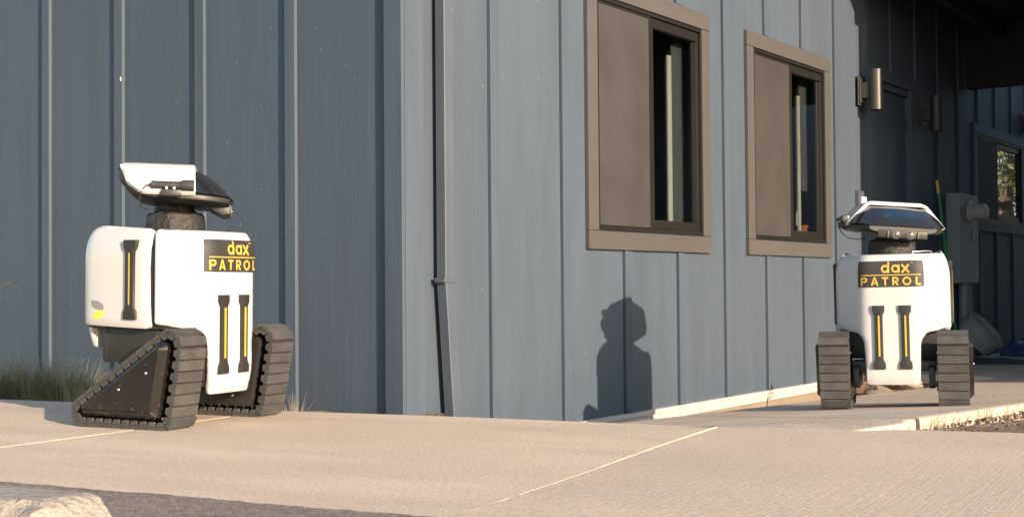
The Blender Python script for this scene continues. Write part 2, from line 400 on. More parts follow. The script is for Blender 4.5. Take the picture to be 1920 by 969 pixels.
# planting bed along the sunlit wall, left bed, right bed
def zplant(x, y):
    a, q = aq(x, y); return -.50 + .17 * max(0, min(1, (a - 4.0) / 1.4)) + .05 * (1 - q / .9) * max(0, min(1, (a - 4) / 1.))
bed('planting_bed', AQ((-1.2, .02), (5.75, .02), (5.75, .93), (-1.2, .93)), zplant, M_RSOIL, 40, .03, 5)
bed('planting_bed', [(-6.2, 6.9), (-.05, 4.35), (-.3, 5.6), (-6.2, 9.4)], lambda x, y: -.10, M_SOIL, 40, .02)
def zright(x, y):
    a, q = aq(x, y); return min(-.022, zS(x, y) - .036) - .0
M_BED = mat('soil_gravelly', (.17, .120, .088), .95, .3, 9, bump=1, bscale=70, fine=.4, fscale=70, bdist=.02)
bed('soil_bed', [(1.13, 4.0), (6, 2.1), (10.5, 10.5), (L2W(-.3, 2.15).x, L2W(-.3, 2.15).y)], zright, M_BED, 60, .012, 8)

# ------------------------------------------------------------------ the building
B = empty('blue_building', BASE, TH)
tag(B, 'blue-grey board-and-batten building with its corner towards us and two windows', 'building')
# local coordinates: right wall is y=0 (outside y<0), left wall is x=0 (outside x<0)
ZB, ZT = -.262, 2.98
SP = .61; W1 = (1.466, 2.858, .643, 2.083); W2 = (3.387, 4.784, .643, 2.083); W3 = (8.41, 10.24, .955, 1.985); DOOR = (5.62, 6.62, -.25, 2.06)
def inner(w, t=.05): return (w[0] + t, w[1] - t, w[2] + t, w[3] - t)
holes = [inner(W1), inner(W2), inner(W3), (DOOR[0], DOOR[1], -.5, DOOR[3])]
def right_panel(a0, a1):
    rs = cut_boxes(a0, a1, ZB, ZT, holes)
    full = [r for r in rs if r[3] - r[2] > 2.9]; low = [r for r in rs if r[3] - r[2] <= 2.9 and r[2] < .3]; high = [r for r in rs if r[3] - r[2] <= 2.9 and r[2] >= .3]
    for grp in ((full + low, high) if (low and high) else (rs,)):
        mb = MB()
        for r in grp: mb.box(r[0], r[1], 0, .09, r[2], r[3])
        bmesh.ops.remove_doubles(mb.bm, verts=mb.bm.verts[:], dist=1e-5)
        mb.build('siding_panel', M_SIDING, B)
a = .62
edges = [.0] + [.6525 + SP * k for k in range(0, 21)]
for a0, a1 in zip(edges, edges[1:]): right_panel(a0 + .001, a1 - .001)
trims = [W1, W2, W3, (DOOR[0] - .09, DOOR[1] + .09, -.5, DOOR[3] + .1)]
for k in range(0, 20):
    a0 = .62 + SP * k
    rs = cut_boxes(a0, a0 + .065, ZB + .004, ZT, [(t[0] - .002, t[1] + .002, t[2] - .004, t[3] + .004) for t in trims])
    # a batten interrupted by a window becomes two boards
    segs = sorted({(r[2], r[3]) for r in rs})
    for z0, z1 in segs:
        x0 = min(r[0] for r in rs if (r[2], r[3]) == (z0, z1)); x1 = max(r[1] for r in rs if (r[2], r[3]) == (z0, z1))
        if x1 - x0 < .02: continue
        mb = MB(); mb.box(0, x1 - x0, -.02, 0, z0, z1, bev=.0025); mb.build('batten', M_BATTEN, B, loc=(x0, 0, 0))
# left wall
ledges = [.0925] + [.6445 + SP * k for k in range(0, 9)]
for a0, a1 in zip([.0] + ledges[1:-1], ledges[1:]):
    mb = MB(); mb.box(0, .09, a0 + .001 + (.09 if a0 == 0 else 0), a1 - .001, -.3, ZT); mb.build('siding_panel', M_SIDING, B)
mb = MB(); mb.box(-.02, 0, 0, .065, -.3, ZT, bev=.0025); b0 = mb.build('batten', M_BATTEN, B, loc=(0, .612, 0))
for k in range(1, 8): shared(b0, (0, .612 + SP * k, 0))
mb = MB(); mb.box(-.022, -.0005, -.021, .078, -.3, ZT, bev=.002); mb.build('corner_board', M_BATTEN, B)
mb = MB(); mb.box(.0005, .125, -.0225, -.0005, -.3, ZT, bev=.002); mb.build('corner_board', M_BATTEN, B)
# flashing and foundation
prof = [(.0, -.238), (-.028, -.238), (-.030, -.262), (-.014, -.266), (-.017, -.280), (-.034, -.301), (.0, -.304)]
mb = MB(); mb.prism(prof, 0.02, 5.15, axis='x'); mb.build('flashing', M_FLASH, B, smooth=25)
mb = MB(); mb.box(0.02, 5.15, -.008, .09, -.75, -.305); mb.box(-.008, .09, .0, 5.6, -.75, -.302); mb.build('foundation', M_FOUND, B)
mb = MB(); mb.box(5.15, 12.8, -.004, .09, -.75, -.246); mb.build('foundation', M_FOUND, B)
# roof over everything
mb = MB(); mb.box(-.35, 12.9, -.35, 6.2, 2.99, 3.12); mb.build('roof', M_ROOF, B)
mb = MB(); mb.box(12.75, 12.84, 0.1, 6, -.7, 2.985); mb.box(.1, 12.7, 5.6, 5.7, -.7, 2.985); mb.build('rear_wall', M_SIDING, B)
# rooms behind the windows
def room(a0, a1, y1, z0, z1):
    mb = MB(); t = .03
    mb.box(a0, a1, y1, y1 + t, z0, z1); mb.box(a0 - t, a0, .095, y1 + t, z0, z1); mb.box(a1, a1 + t, .095, y1 + t, z0, z1)
    mb.box(a0, a1, .095, y1, z0 - t, z0); mb.box(a0, a1, .095, y1, z1, z1 + t)
    return mb.build('room', M_ROOM, B)
room(1.0, 3.1, 2.6, -.2, 2.5); room(3.16, 5.3, 2.6, -.2, 2.5); room(8.1, 10.6, 2.2, -.2, 2.5)

def window(w, split, glassright=True, far=False):
    a0, a1, z0, z1 = w; tw = .098; fr = M_TRIM if not far else M_BATTEN
    mb = MB(); mb.box(a0, a1, -.026, -.0005, z1 - tw, z1, bev=.003); win = mb.build('window', fr, B)
    win['label'] = 'sliding window with a brown sun screen over its left half'
    mb = MB(); mb.box(a0, a1, -.026, -.0005, z0, z0 + tw, bev=.003); mb.build('trim_board', fr, win)
    mb = MB(); mb.box(a0, a0 + tw, -.025, -.0005, z0 + tw + .0015, z1 - tw - .0015, bev=.003); mb.build('trim_board', fr, win)
    mb = MB(); mb.box(a1 - tw, a1, -.025, -.0005, z0 + tw + .0015, z1 - tw - .0015, bev=.003); mb.build('trim_board', fr, win)
    b0, b1, y0, y1 = a0 + tw + .001, a1 - tw - .001, z0 + tw + .001, z1 - tw - .001
    # outer frame ring
    f = .028
    mb = MB()
    for r in ((b0, b1, y1 - f * .8, y1), (b0, b1, y0, y0 + f), (b0, b0 + f * .8, y0 + f, y1 - f * .8), (b1 - f * .45, b1, y0 + f, y1 - f * .8)):
        mb.box(r[0], r[1], -.018, .085, r[2], r[3], bev=.002)
    mb.build('frame', M_TRIMDARK, win)
    # dark reveal lip across the head
    s0 = b0 + split * (b1 - b0)
    mb = MB(); mb.box(b0 + f * .8 + .003, s0 - .014, -.012, -.006, y0 + f + .004, y1 - f * .8 - .018); mb.build('sun_screen', M_SCREEN, win)
    mb = MB()
    for r in ((b0 + f * .8, s0 - .012, y1 - f * .8 - .017, y1 - f * .8 - .001), (b0 + f * .8, s0 - .012, y0 + f + .0005, y0 + f + .0015)):
        mb.box(r[0], r[1], -.010, .02, r[2], r[3])
    mb.box(s0 - .011, s0 + .008, -.014, .06, y0 + f, y1 - f * .8, bev=.002); mb.build('screen_rail', M_TRIMDARK, win)
    g0, g1, h0, h1 = s0 + .010, b1 - f * .45 - .001, y0 + f + .001, y1 - f * .8 - .001; sw = .050
    mb = MB()
    for r in ((g0, g1, h1 - sw * 1.1, h1), (g0, g1, h0, h0 + sw), (g0, g0 + sw * .85, h0 + sw, h1 - sw * 1.1), (g1 - sw * .6, g1, h0 + sw, h1 - sw * 1.1)):
        mb.box(r[0], r[1], -.004, .040, r[2], r[3], bev=.004)
    mb.build('sash', M_TRIMDARK, win)
    mb = MB(); mb.box(g0 + sw * .7, g1 - sw * .5, .010, .016, h0 + sw * .7, h1 - sw * .9); mb.build('pane', M_GLASS, win)
    return win, (g0 + sw * .85, g1 - sw * .6, h0 + sw, h1 - sw * 1.1)
w1, g1 = window(W1, .485); w2, g2 = window(W2, .50); w3, g3 = window(W3, .44, far=True)
w1['label'] = 'larger nearer window, brown sun screen over its left half'
w2['label'] = 'second window, a small orange pot standing inside its pane'
w3['label'] = 'far window in the shade, trees mirrored in its right pane'
def inside(g, win, frac0, frac1, dep, m, name, z0=None, z1=None, th=.01):
    a0, a1, h0, h1 = g
    mb = MB(); mb.box(a0 + frac0 * (a1 - a0), a0 + frac1 * (a1 - a0), dep, dep + th, h0 - .1 if z0 is None else z0, h1 + .05 if z1 is None else z1)
    return mb.build(name, m, win)
inside(g1, w1, .60, .69, .075, M_BLIND, 'blind', None, g1[3] - .10)
inside(g1, w1, .80, 1.5, .105, M_CURT, 'curtain')
inside(g2, w2, .55, .635, .075, M_BLIND, 'blind', None, g2[3] - .12)
inside(g2, w2, .80, 1.5, .115, M_CURT, 'curtain', g2[2] + .30)
mb = MB(); mb.box(g1[0] - .6, g1[1] + .30, .092, .22, g1[2] - .09, g1[2] - .055); mb.build('inner_sill', M_PAPER, w1)
mb = MB(); mb.box(g2[0] - .6, g2[1] + .30, .092, .22, g2[2] - .05, g2[2] - .015); mb.build('inner_sill', M_PAPER, w2)
px = g2[0] + .92 * (g2[1] - g2[0])
mb = MB(); mb.lathe([(.030, 0), (.04, .055), (.045, .055), (.045, .07), (.036, .07)], 18, Matrix.Translation((px + .05, .150, g2[2] - .014)))
pot = mb.build('plant_pot', M_TERRA, smooth=40)
pot.parent = None; pot.matrix_world = Matrix.Translation(BASE) @ Matrix.Rotation(TH, 4, 'Z')
tag(pot, 'small orange terracotta pot on the sill inside the second window', 'plant pot')
mb = MB(); mb.box(px + .07, px + .17, .20, .203, g2[2] - .014, g2[2] + .16)
card = mb.build('paper_card', M_PAPER); card.matrix_world = Matrix.Translation(BASE) @ Matrix.Rotation(TH, 4, 'Z')
tag(card, 'white paper propped up inside the second window', 'paper')

# door in the shade
mb = MB(); mb.box(DOOR[0] + .045, DOOR[1] - .045, .03, .07, -.24, DOOR[3] - .05, bev=.002); dr_ = mb.build('door', M_DOOR, B)
mb = MB()
mb.box(DOOR[0] - .085, DOOR[0] + .043, -.024, .085, -.248, DOOR[3] + .005, bev=.002); mb.box(DOOR[1] - .043, DOOR[1] + .085, -.024, .085, -.248, DOOR[3] + .005, bev=.002)
mb.box(DOOR[0] - .085, DOOR[1] + .085, -.0245, .085, DOOR[3] + .006, DOOR[3] + .095, bev=.002); mb.box(DOOR[0] + .044, DOOR[1] - .044, .0, .085, DOOR[3] - .047, DOOR[3] + .004)
mb.build('door_frame', M_BATTEN, dr_)
for z in (.2, 1.0, 1.72):
    mb = MB(); mb.box(DOOR[1] - .062, DOOR[1] - .038, .008, .032, z, z + .12, bev=.003); mb.build('hinge', M_LAMPDARK, dr_)
# downspout
mb = MB()
def ribbed(w, d, n=4):
    # cross-section (x along wall, y outwards negative) with ribs on the left and front faces
    pts = [(0, 0)]
    for i in range(n):
        y = -d * (i + .15) / n; pts += [(0, y), (.0005, y - d * .22 / n), (.0005, y - d * .5 / n), (0, y - d * .72 / n)]
    pts += [(.004, -d), (w * .12, -d - .001)]
    for i in range(n):
        x = w * (.15 + .75 * i / n); pts += [(x, -d), (x + w * .04, -d + .001), (x + w * .1, -d + .001), (x + w * .14, -d)]
    pts += [(w - .006, -d), (w, -d + .006), (w, 0)]
    return pts
sec = ribbed(.064, .048)
bm = mb.bm
def loft(levels):
    rings = []
    for dx, dy, z in levels: rings.append([bm.verts.new((x + dx, y + dy, z)) for x, y in sec])
    n = len(sec); fs = []
    for r0, r1 in zip(rings, rings[1:]):
        for k in range(n): fs.append(bm.faces.new((r0[k], r0[(k + 1) % n], r1[(k + 1) % n], r1[k])))
    fs += [bm.faces.new(rings[0]), bm.faces.new(rings[-1][::-1])]
    bmesh.ops.recalc_face_normals(bm, faces=fs)
loft([(.205, -.026, 2.96), (.205, -.026, .455)])
loft([(.203, -.028, .49), (.205, -.028, .45), (.262, -.034, -.30)])
ds = mb.build('downspout', M_PIPE, B, smooth=25)
mb = MB(); mb.box(.187, .284, -.082, -.023, .470, .492, bev=.004); mb.build('pipe_strap', M_PIPE, ds)
# breezeway roof
mb = MB(); mb.tube([(0, 0, -.013), (.001, 0, -.006), (.002, .002, .004), (.001, .001, .014)], [.003, .0065, .006, .002], 8)
bmesh.ops.scale(mb.bm, vec=(.7, .7, .85), verts=mb.bm.verts[:]); cc = mb.build('cocoon', M_BLIND, smooth=60); cc.location = BASE + DL * 1.842 - DR * .022 + Vector((0, 0, 1.52)); tag(cc, 'tiny pale insect cocoon stuck to a batten of the left wall above the robot', 'cocoon')
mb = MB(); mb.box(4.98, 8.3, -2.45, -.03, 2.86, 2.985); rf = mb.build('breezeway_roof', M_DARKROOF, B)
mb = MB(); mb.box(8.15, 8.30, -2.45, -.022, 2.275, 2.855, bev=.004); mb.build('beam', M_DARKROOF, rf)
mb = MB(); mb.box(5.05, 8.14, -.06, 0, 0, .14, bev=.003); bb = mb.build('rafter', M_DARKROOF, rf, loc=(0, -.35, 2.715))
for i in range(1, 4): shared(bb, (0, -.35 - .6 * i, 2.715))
# the wing across the breezeway (its corner throws the shade on the wall)
WH = .75
wg = empty('side_wing', L2W(4.66, 2.45), TH); tag(wg, 'blue-grey side wing across the covered passage, outside the picture on the right', 'building')
mb = MB(); mb.box(0, 10.3, -6, 0, -.7, 2.97 + WH); mb.build('wall', M_SIDING, wg)
mb = MB(); mb.box(-.02, 10.5, -6.3, .0, 2.99 + WH, 3.12 + WH); mb.build('roof', M_ROOF, wg)
mb = MB(); mb.box(0, .065, 0, .02, -.6, 2.96, bev=.0025); b1_ = mb.build('batten', M_BATTEN, wg, loc=(.02, .0, 0))
for k in range(1, 16): shared(b1_, (.02 + .61 * k, 0, 0))

# ------------------------------------------------------------------ things on the wall
def wall_obj(o, a, q, z): 
    o.location = L2W(a, q, z); o.rotation_euler = (0, 0, TH); return o
def lamp(a, z, m, label):
    t = wall_obj(empty('wall_lamp'), a, 0, z); tag(t, label, 'wall lamp', 'cylinder lamps along the wall')
    mb = MB(); mb.box(-.062, .062, -.028, -.021, -.115, .115, bev=.004); mb.box(-.05, .05, -.040, -.0285, -.095, .095, bev=.004); mb.build('mounting_plate', m, t)
    mb = MB(); mb.box(-.032, .032, -.10, -.041, -.06, .06, bev=.004); mb.build('arm', m, t)
    mb = MB(); mb.lathe([(.046, -.155), (.05, -.152), (.05, .152), (.046, .155), (.044, .150)], 32, Matrix.Translation((0, -.145, 0))); mb.build('lamp_shade', m, t, smooth=40)
    return t
lamp(5.40, 1.925, M_LAMP, 'bronze cylinder wall lamp caught by the sun, left of the shaded door')
lamp(6.86, 1.895, M_LAMPDARK, 'dark cylinder wall lamp in the shade, right of the door')
lamp(10.24, 2.14, M_LAMPDARK, 'dark cylinder wall lamp above the far window at the picture edge')
t = wall_obj(empty('wall_intercom'), 5.375, 0, 1.06); tag(t, 'small white box on the wall behind the right robot head', 'intercom')
mb = MB(); mb.box(-.062, .062, -.03, -.0005, -.09, .10, bev=.003); mb.build('back_plate', M_PIPE, t)
mb = MB(); mb.box(-.035, .045, -.055, -.031, -.08, .055, bev=.008); mb.build('cover', M_PAPER, t)

t = wall_obj(empty('meter_box'), 7.85, 0, .86); tag(t, 'grey electric meter box with round meter on the shaded wall', 'meter box')
mb = MB(); mb.box(-.29, .295, -.118, -.001, -.41, .40, bev=.006); mb.build('cabinet', M_METER, t)
mb = MB(); mb.box(-.28, .285, -.124, -.1185, -.40, .375, bev=.002); dd = mb.build('cabinet_door', M_METER, t)
mb = MB(); mb.box(.085, .10, -.135, -.1245, -.03, .09, bev=.003); mb.build('latch', M_METER, dd)
rx = Matrix.Rotation(R(90), 4, 'X')
mb = MB(); mb.lathe([(.098, 0), (.098, .015), (.086, .025), (.086, .04)], 28, Matrix.Translation((.01, -.1245, .235)) @ rx); mt = mb.build('meter_ring', M_METERL, t, smooth=40)
mb = MB(); mb.lathe([(.075, 0), (.075, .10), (.055, .12)], 28, Matrix.Translation((.01, -.165, .235)) @ rx); mb.box(-.02, .03, -.288, -.2855, .21, .25); mb.build('meter_dial', M_METERL, mt, smooth=40)
mb = MB(); mb.lathe([(.034, 0), (.034, .002)], 20, Matrix.Translation((.20, -.1245, -.33)) @ rx); mb.build('round_seal', M_METERL, t)
mb = MB(); mb.box(-.24, -.18, -.127, -.1245, .28, .33); sl = mb.build('sticker', M_METERL, t)
for x, r_ in ((-.02, .05), (.12, .035)):
    mb = MB(); mb.tube([(x, -.07, -.41), (x, -.07, -.80), (x + .02, -.08, -1.11)], r_, 12); mb.build('conduit', M_METER, t, smooth=40)

pl = empty('pole', L2W(7.42, .14, -.25)); tag(pl, 'green broom pole with yellow tip leaning beside the meter box', 'pole')
top = L2W(7.15, .05, 1.35) - L2W(7.42, .14, -.25)
mb = MB(); mb.tube([(0, 0, 0), tuple(top * .93)], .013, 10); mb.build('shaft', M_GREEN, pl, smooth=40)
mb = MB(); mb.tube([tuple(top * .931), tuple(top)], .0145, 10); mb.build('tip', M_TIPY, pl, smooth=40)

# rolled mat, dark mat and tarp on the porch floor
def rollmat():
    ax = Vector((.60, -.50, .62)).normalized(); q_ = ax.to_track_quat('Z', 'Y').to_matrix().to_4x4()
    mb = MB(); bm = mb.bm; w = .13; rows = []; th_ = .0165; turns = 7; N = 190
    for i in range(N):
        ang = 2 * math.pi * turns * i / (N - 1); r = .022 + .024 * ang / (2 * math.pi)
        o = (noise.noise(Vector((ang, 0, 0)))) * .004
        c, s = math.cos(ang), math.sin(ang)
        rows.append([bm.verts.new((rr * c, rr * s, zz + o)) for rr, zz in ((r, 0), (r + th_, 0), (r + th_, w), (r + th_ * .5, w + .004), (r, w))])
    fs = []
    for r0, r1 in zip(rows, rows[1:]):
        for k in range(5): fs.append(bm.faces.new((r0[k], r0[(k + 1) % 5], r1[(k + 1) % 5], r1[k])))
    fs.append(bm.faces.new(rows[0])); fs.append(bm.faces.new(rows[-1][::-1]))
    bmesh.ops.recalc_face_normals(bm, faces=fs); bmesh.ops.transform(bm, matrix=q_, verts=bm.verts[:])
    o = mb.build('rolled_mat', M_MAT, smooth=35); o.location = (4.11, 11.55, -.035)
    tag(o, 'grey rolled-up mat leaning in the shade under the meter box', 'mat')
rollmat()
mb = MB(); bm = mb.bm
def lump(bm, cx, cy, lx, ly, h, z0, rz, n=20, amp=.03, fr=7):
    g = []
    for i in range(n + 1):
        row = []
        for j in range(n + 1):
            u, v = 2 * i / n - 1, 2 * j / n - 1
            e = max(0, 1 - abs(u) ** 4) ** .5 * max(0, 1 - abs(v) ** 4) ** .5
            x, y = u * lx, v * ly
            z = h * e * (1 + amp / h * noise.noise(Vector((x * fr, y * fr, cx))))
            X = cx + x * math.cos(rz) - y * math.sin(rz); Y = cy + x * math.sin(rz) + y * math.cos(rz)
            row.append(bm.verts.new((X, Y, z0 + z)))
        g.append(row)
    for i in range(n):
        for j in range(n): bm.faces.new((g[i][j], g[i + 1][j], g[i + 1][j + 1], g[i][j + 1]))
lump(bm, 0, 0, .28, .17, .045, 0, .0, amp=.01)
o = mb.build('dark_mat', M_MATD, smooth=50); o.location = (4.22, 11.35, -.249); o.rotation_euler = (0, 0, -.2); tag(o, 'dark folded mat lying under the rolled mat', 'mat')
mb = MB(); lump(mb.bm, 0, 0, .75, .26, .15, 0, 0, n=36, amp=.09, fr=9)
o = mb.build('tarp', M_TARP, smooth=50); p = L2W(9.35, .42); o.location = (p.x, p.y, -.249); o.rotation_euler = (0, 0, TH); tag(o, 'crumpled blue tarp on the porch floor below the far window', 'tarp')

# ------------------------------------------------------------------ robots
def rounded_tri(c, seg=10, off=0.):
    # outer outline around circles c=[(y,z,r)...] counter-clockwise
    out = []; n = len(c)
    for i in range(n):
        y0, z0, r0 = c[i - 1]; y1, z1, r1 = c[i]; y2, z2, r2 = c[(i + 1) % n]
        r1 += off
        def nrm(a, b, ra, rb):
            d = Vector((b[0] - a[0], b[1] - a[1])); L = d.length; d /= L
            s_ = (ra - rb) / L; cth = math.sqrt(1 - s_ * s_); nn = Vector((d.y, -d.x))
            return nn * cth + d * s_
        n1 = nrm((y0, z0), (y1, z1), r0 + off, r1); n2 = nrm((y1, z1), (y2, z2), r1, r2 + off)
        a1 = math.atan2(n1.y, n1.x); a2 = math.atan2(n2.y, n2.x)
        while a2 < a1: a2 += 2 * math.pi
        for k in range(seg + 1):
            a_ = a1 + (a2 - a1) * k / seg; out.append((y1 + r1 * math.cos(a_), z1 + r1 * math.sin(a_)))
    return out
ROL = [(-.205, .047, .038), (.128, .047, .038), (.157, .268, .047)]    # rear, front-bottom, front-top (belt surface; pads add 9 mm)
HW = .061
def path_points(poly, n):
    P = [Vector(p) for p in poly]; P.append(P[0]); L = [0]
    for a_, b_ in zip(P, P[1:]): L.append(L[-1] + (b_ - a_).length)
    out = []
    for i in range(n):
        s_ = L[-1] * (i + .5) / n
        for k in range(len(P) - 1):
            if L[k] <= s_ <= L[k + 1]:
                t_ = (s_ - L[k]) / (L[k + 1] - L[k] + 1e-9); p = P[k].lerp(P[k + 1], t_); d = (P[k + 1] - P[k]).normalized(); out.append((p, d)); break
    return out, L[-1]

def dogbone(cx, z0, z1, w=.050, n=.033, e=.040):
    h, m_ = w / 2, n / 2
    return [(cx - h, z0), (cx + h, z0), (cx + h, z0 + e * .6), (cx + m_, z0 + e), (cx + m_, z1 - e), (cx + h, z1 - e * .6), (cx + h, z1), (cx - h, z1), (cx - h, z1 - e * .6), (cx - m_, z1 - e), (cx - m_, z0 + e), (cx - h, z0 + e * .6)]
def round_poly(pts, rad, seg=6):
    out = []; n = len(pts)
    for i in range(n):
        p0, p1, p2 = Vector(pts[i - 1]), Vector(pts[i]), Vector(pts[(i + 1) % n]); r = rad[i] if isinstance(rad, list) else rad
        if r <= 0: out.append(tuple(p1)); continue
        d0 = (p0 - p1).normalized(); d2 = (p2 - p1).normalized(); ang = d0.angle(d2); t_ = r / math.tan(ang / 2)
        t_ = min(t_, (p0 - p1).length * .49, (p2 - p1).length * .49); a_, b_ = p1 + d0 * t_, p1 + d2 * t_
        for k in range(seg + 1):
            u = k / seg; out.append(tuple((1 - u) ** 2 * a_ + 2 * u * (1 - u) * p1 + u * u * b_))
    return out
def shell_from_outline(outline, fmap, name, m, parent, thick=.016, grid=.018, bev=.006):
    dense = []
    for p0, p1 in zip(outline, list(outline[1:]) + [outline[0]]):
        n_ = max(1, int(math.hypot(p1[0] - p0[0], p1[1] - p0[1]) / .012))
        if math.hypot(p1[0] - p0[0], p1[1] - p0[1]) < 2e-4: continue
        dense += [(p0[0] + (p1[0] - p0[0]) * k / n_, p0[1] + (p1[1] - p0[1]) * k / n_) for k in range(n_)]
    outline = dense
    mb = MB(); bm = mb.bm
    vs = [bm.verts.new((p[0], p[1], 0)) for p in outline]; f0 = bm.faces.new(vs)
    rim = set(bmesh.ops.inset_region(bm, faces=[f0], thickness=bev * .3, use_even_offset=True)['faces'])
    rim |= set(bmesh.ops.inset_region(bm, faces=[f0], thickness=bev * .75, use_even_offset=True)['faces'])
    xs = [p[0] for p in outline]; ys = [p[1] for p in outline]
    for lo, hi, no, ix in ((min(xs), max(xs), (1, 0, 0), 0), (min(ys), max(ys), (0, 1, 0), 1)):
        k = lo + grid
        while k < hi - .002:
            co = [0, 0, 0]; co[ix] = k
            fi = [f for f in bm.faces if f not in rim]; ei = list({e for f in fi for e in f.edges}); vi = list({v for f in fi for v in f.verts})
            bmesh.ops.bisect_plane(bm, geom=vi + ei + fi, plane_co=co, plane_no=no); k += grid
    bmesh.ops.triangulate(bm, faces=bm.faces[:], ngon_method='EAR_CLIP')
    # two surfaces: outer (edge rounded in) and inner
    import bisect as _b
    P = [Vector(p) for p in outline]; P.append(P[0])
    def edist(x, y):
        p = Vector((x, y)); best = 9
        for a_, b_ in zip(P, P[1:]):
            d = b_ - a_; t_ = max(0, min(1, (p - a_).dot(d) / (d.length_squared + 1e-12))); best = min(best, (a_ + d * t_ - p).length)
        return best
    # add a ring of vertices near the edge for a rounded lip
    bnd = [e for e in bm.edges if len(e.link_faces) == 1]
    uv = {v: (v.co.x, v.co.y) for v in bm.verts}
    inner_v = {}
    order = list(bm.verts)
    dist = {v: edist(*uv[v]) for v in order}
    faces0 = list(bm.faces)
    for v in order:
        d = dist[v]; x, y = uv[v]
        drop = 0 if d >= bev else bev * (1 - math.sqrt(max(0, 1 - (1 - d / bev) ** 2)))
        o_, n_ = fmap(x, y); v.co = o_ - n_ * drop
        inner_v[v] = bm.verts.new(o_ - n_ * thick)
    for f in faces0: bm.faces.new([inner_v[v] for v in reversed(f.verts)])
    for e in bnd:
        a_, b_ = e.verts; bm.faces.new((b_, a_, inner_v[a_], inner_v[b_]))
    bmesh.ops.recalc_face_normals(bm, faces=bm.faces[:])
    return mb.build(name, m, parent, smooth=55)

SEAM_X, FY = .231, .176
def smoothstep(a_, b_, x): t_ = max(0, min(1, (x - a_) / (b_ - a_))); return t_ * t_ * (3 - 2 * t_)
CW, CH = .116, .186        # half width of the front facet, length of the chamfer facet
CA = R(49)
def front_map(s, z):
    sg = 1 if s >= 0 else -1; s_ = abs(s); r = .055                     # bend radius
    ba = r * CA; s1 = CW - ba / 2
    if s_ < s1: x, y, an = s_, FY, 0
    elif s_ < s1 + ba:
        an = (s_ - s1) / r; x = s1 + r * math.sin(an); y = FY - r * (1 - math.cos(an))
    else:
        an = CA; e = s_ - s1 - ba; x = s1 + r * math.sin(an) + e * math.cos(an); y = FY - r * (1 - math.cos(an)) - e * math.sin(an)
    k = max(0, (z - .575) / .085); tp = 1 - .15 * k ** 2 if k < 1.5 else .64
    y -= .03 * k ** 2.2; x *= tp
    y -= .012 * max(0, (.2 - z) / .1) ** 2 if z < .2 else 0
    y += .004 * (1 - (min(s_, CW) / CW) ** 2)
    n_ = Vector((sg * math.sin(an), math.cos(an), .55 * k ** 1.3)).normalized()
    return Vector((sg * x, y, z)), n_

def leaf(cx, cz, w, h, flip):
    pts = []
    for k in range(13):
        u = k / 12; pts.append((cx - w / 2 + w * u, cz + h / 2 * (1 - (1 - u) ** 3 if not flip else 1 - u ** 3) - (0 if not flip else 0)))
    for k in range(13):
        u = 1 - k / 12; pts.append((cx - w / 2 + w * u, cz - h / 2 * (1 - u ** 3 if not flip else 1 - (1 - u) ** 3)))
    seen = []; 
    for p in pts:
        if not seen or (Vector(p) - Vector(seen[-1])).length > 1e-4: seen.append(p)
    if (Vector(seen[0]) - Vector(seen[-1])).length < 1e-4: seen.pop()
    return seen

def loft_sections(secs, name, m, parent, smooth=35, caps=True):
    mb = MB(); bm = mb.bm; rings = [[bm.verts.new(p) for p in s_] for s_ in secs]; n = len(secs[0]); fs = []
    for r0, r1 in zip(rings, rings[1:]):
        for k in range(n): fs.append(bm.faces.new((r0[k], r0[(k + 1) % n], r1[(k + 1) % n], r1[k])))
    if caps: fs += [bm.faces.new(rings[0]), bm.faces.new(rings[-1][::-1])]
    bmesh.ops.recalc_face_normals(bm, faces=fs)
    return mb.build(name, m, parent, smooth=smooth)

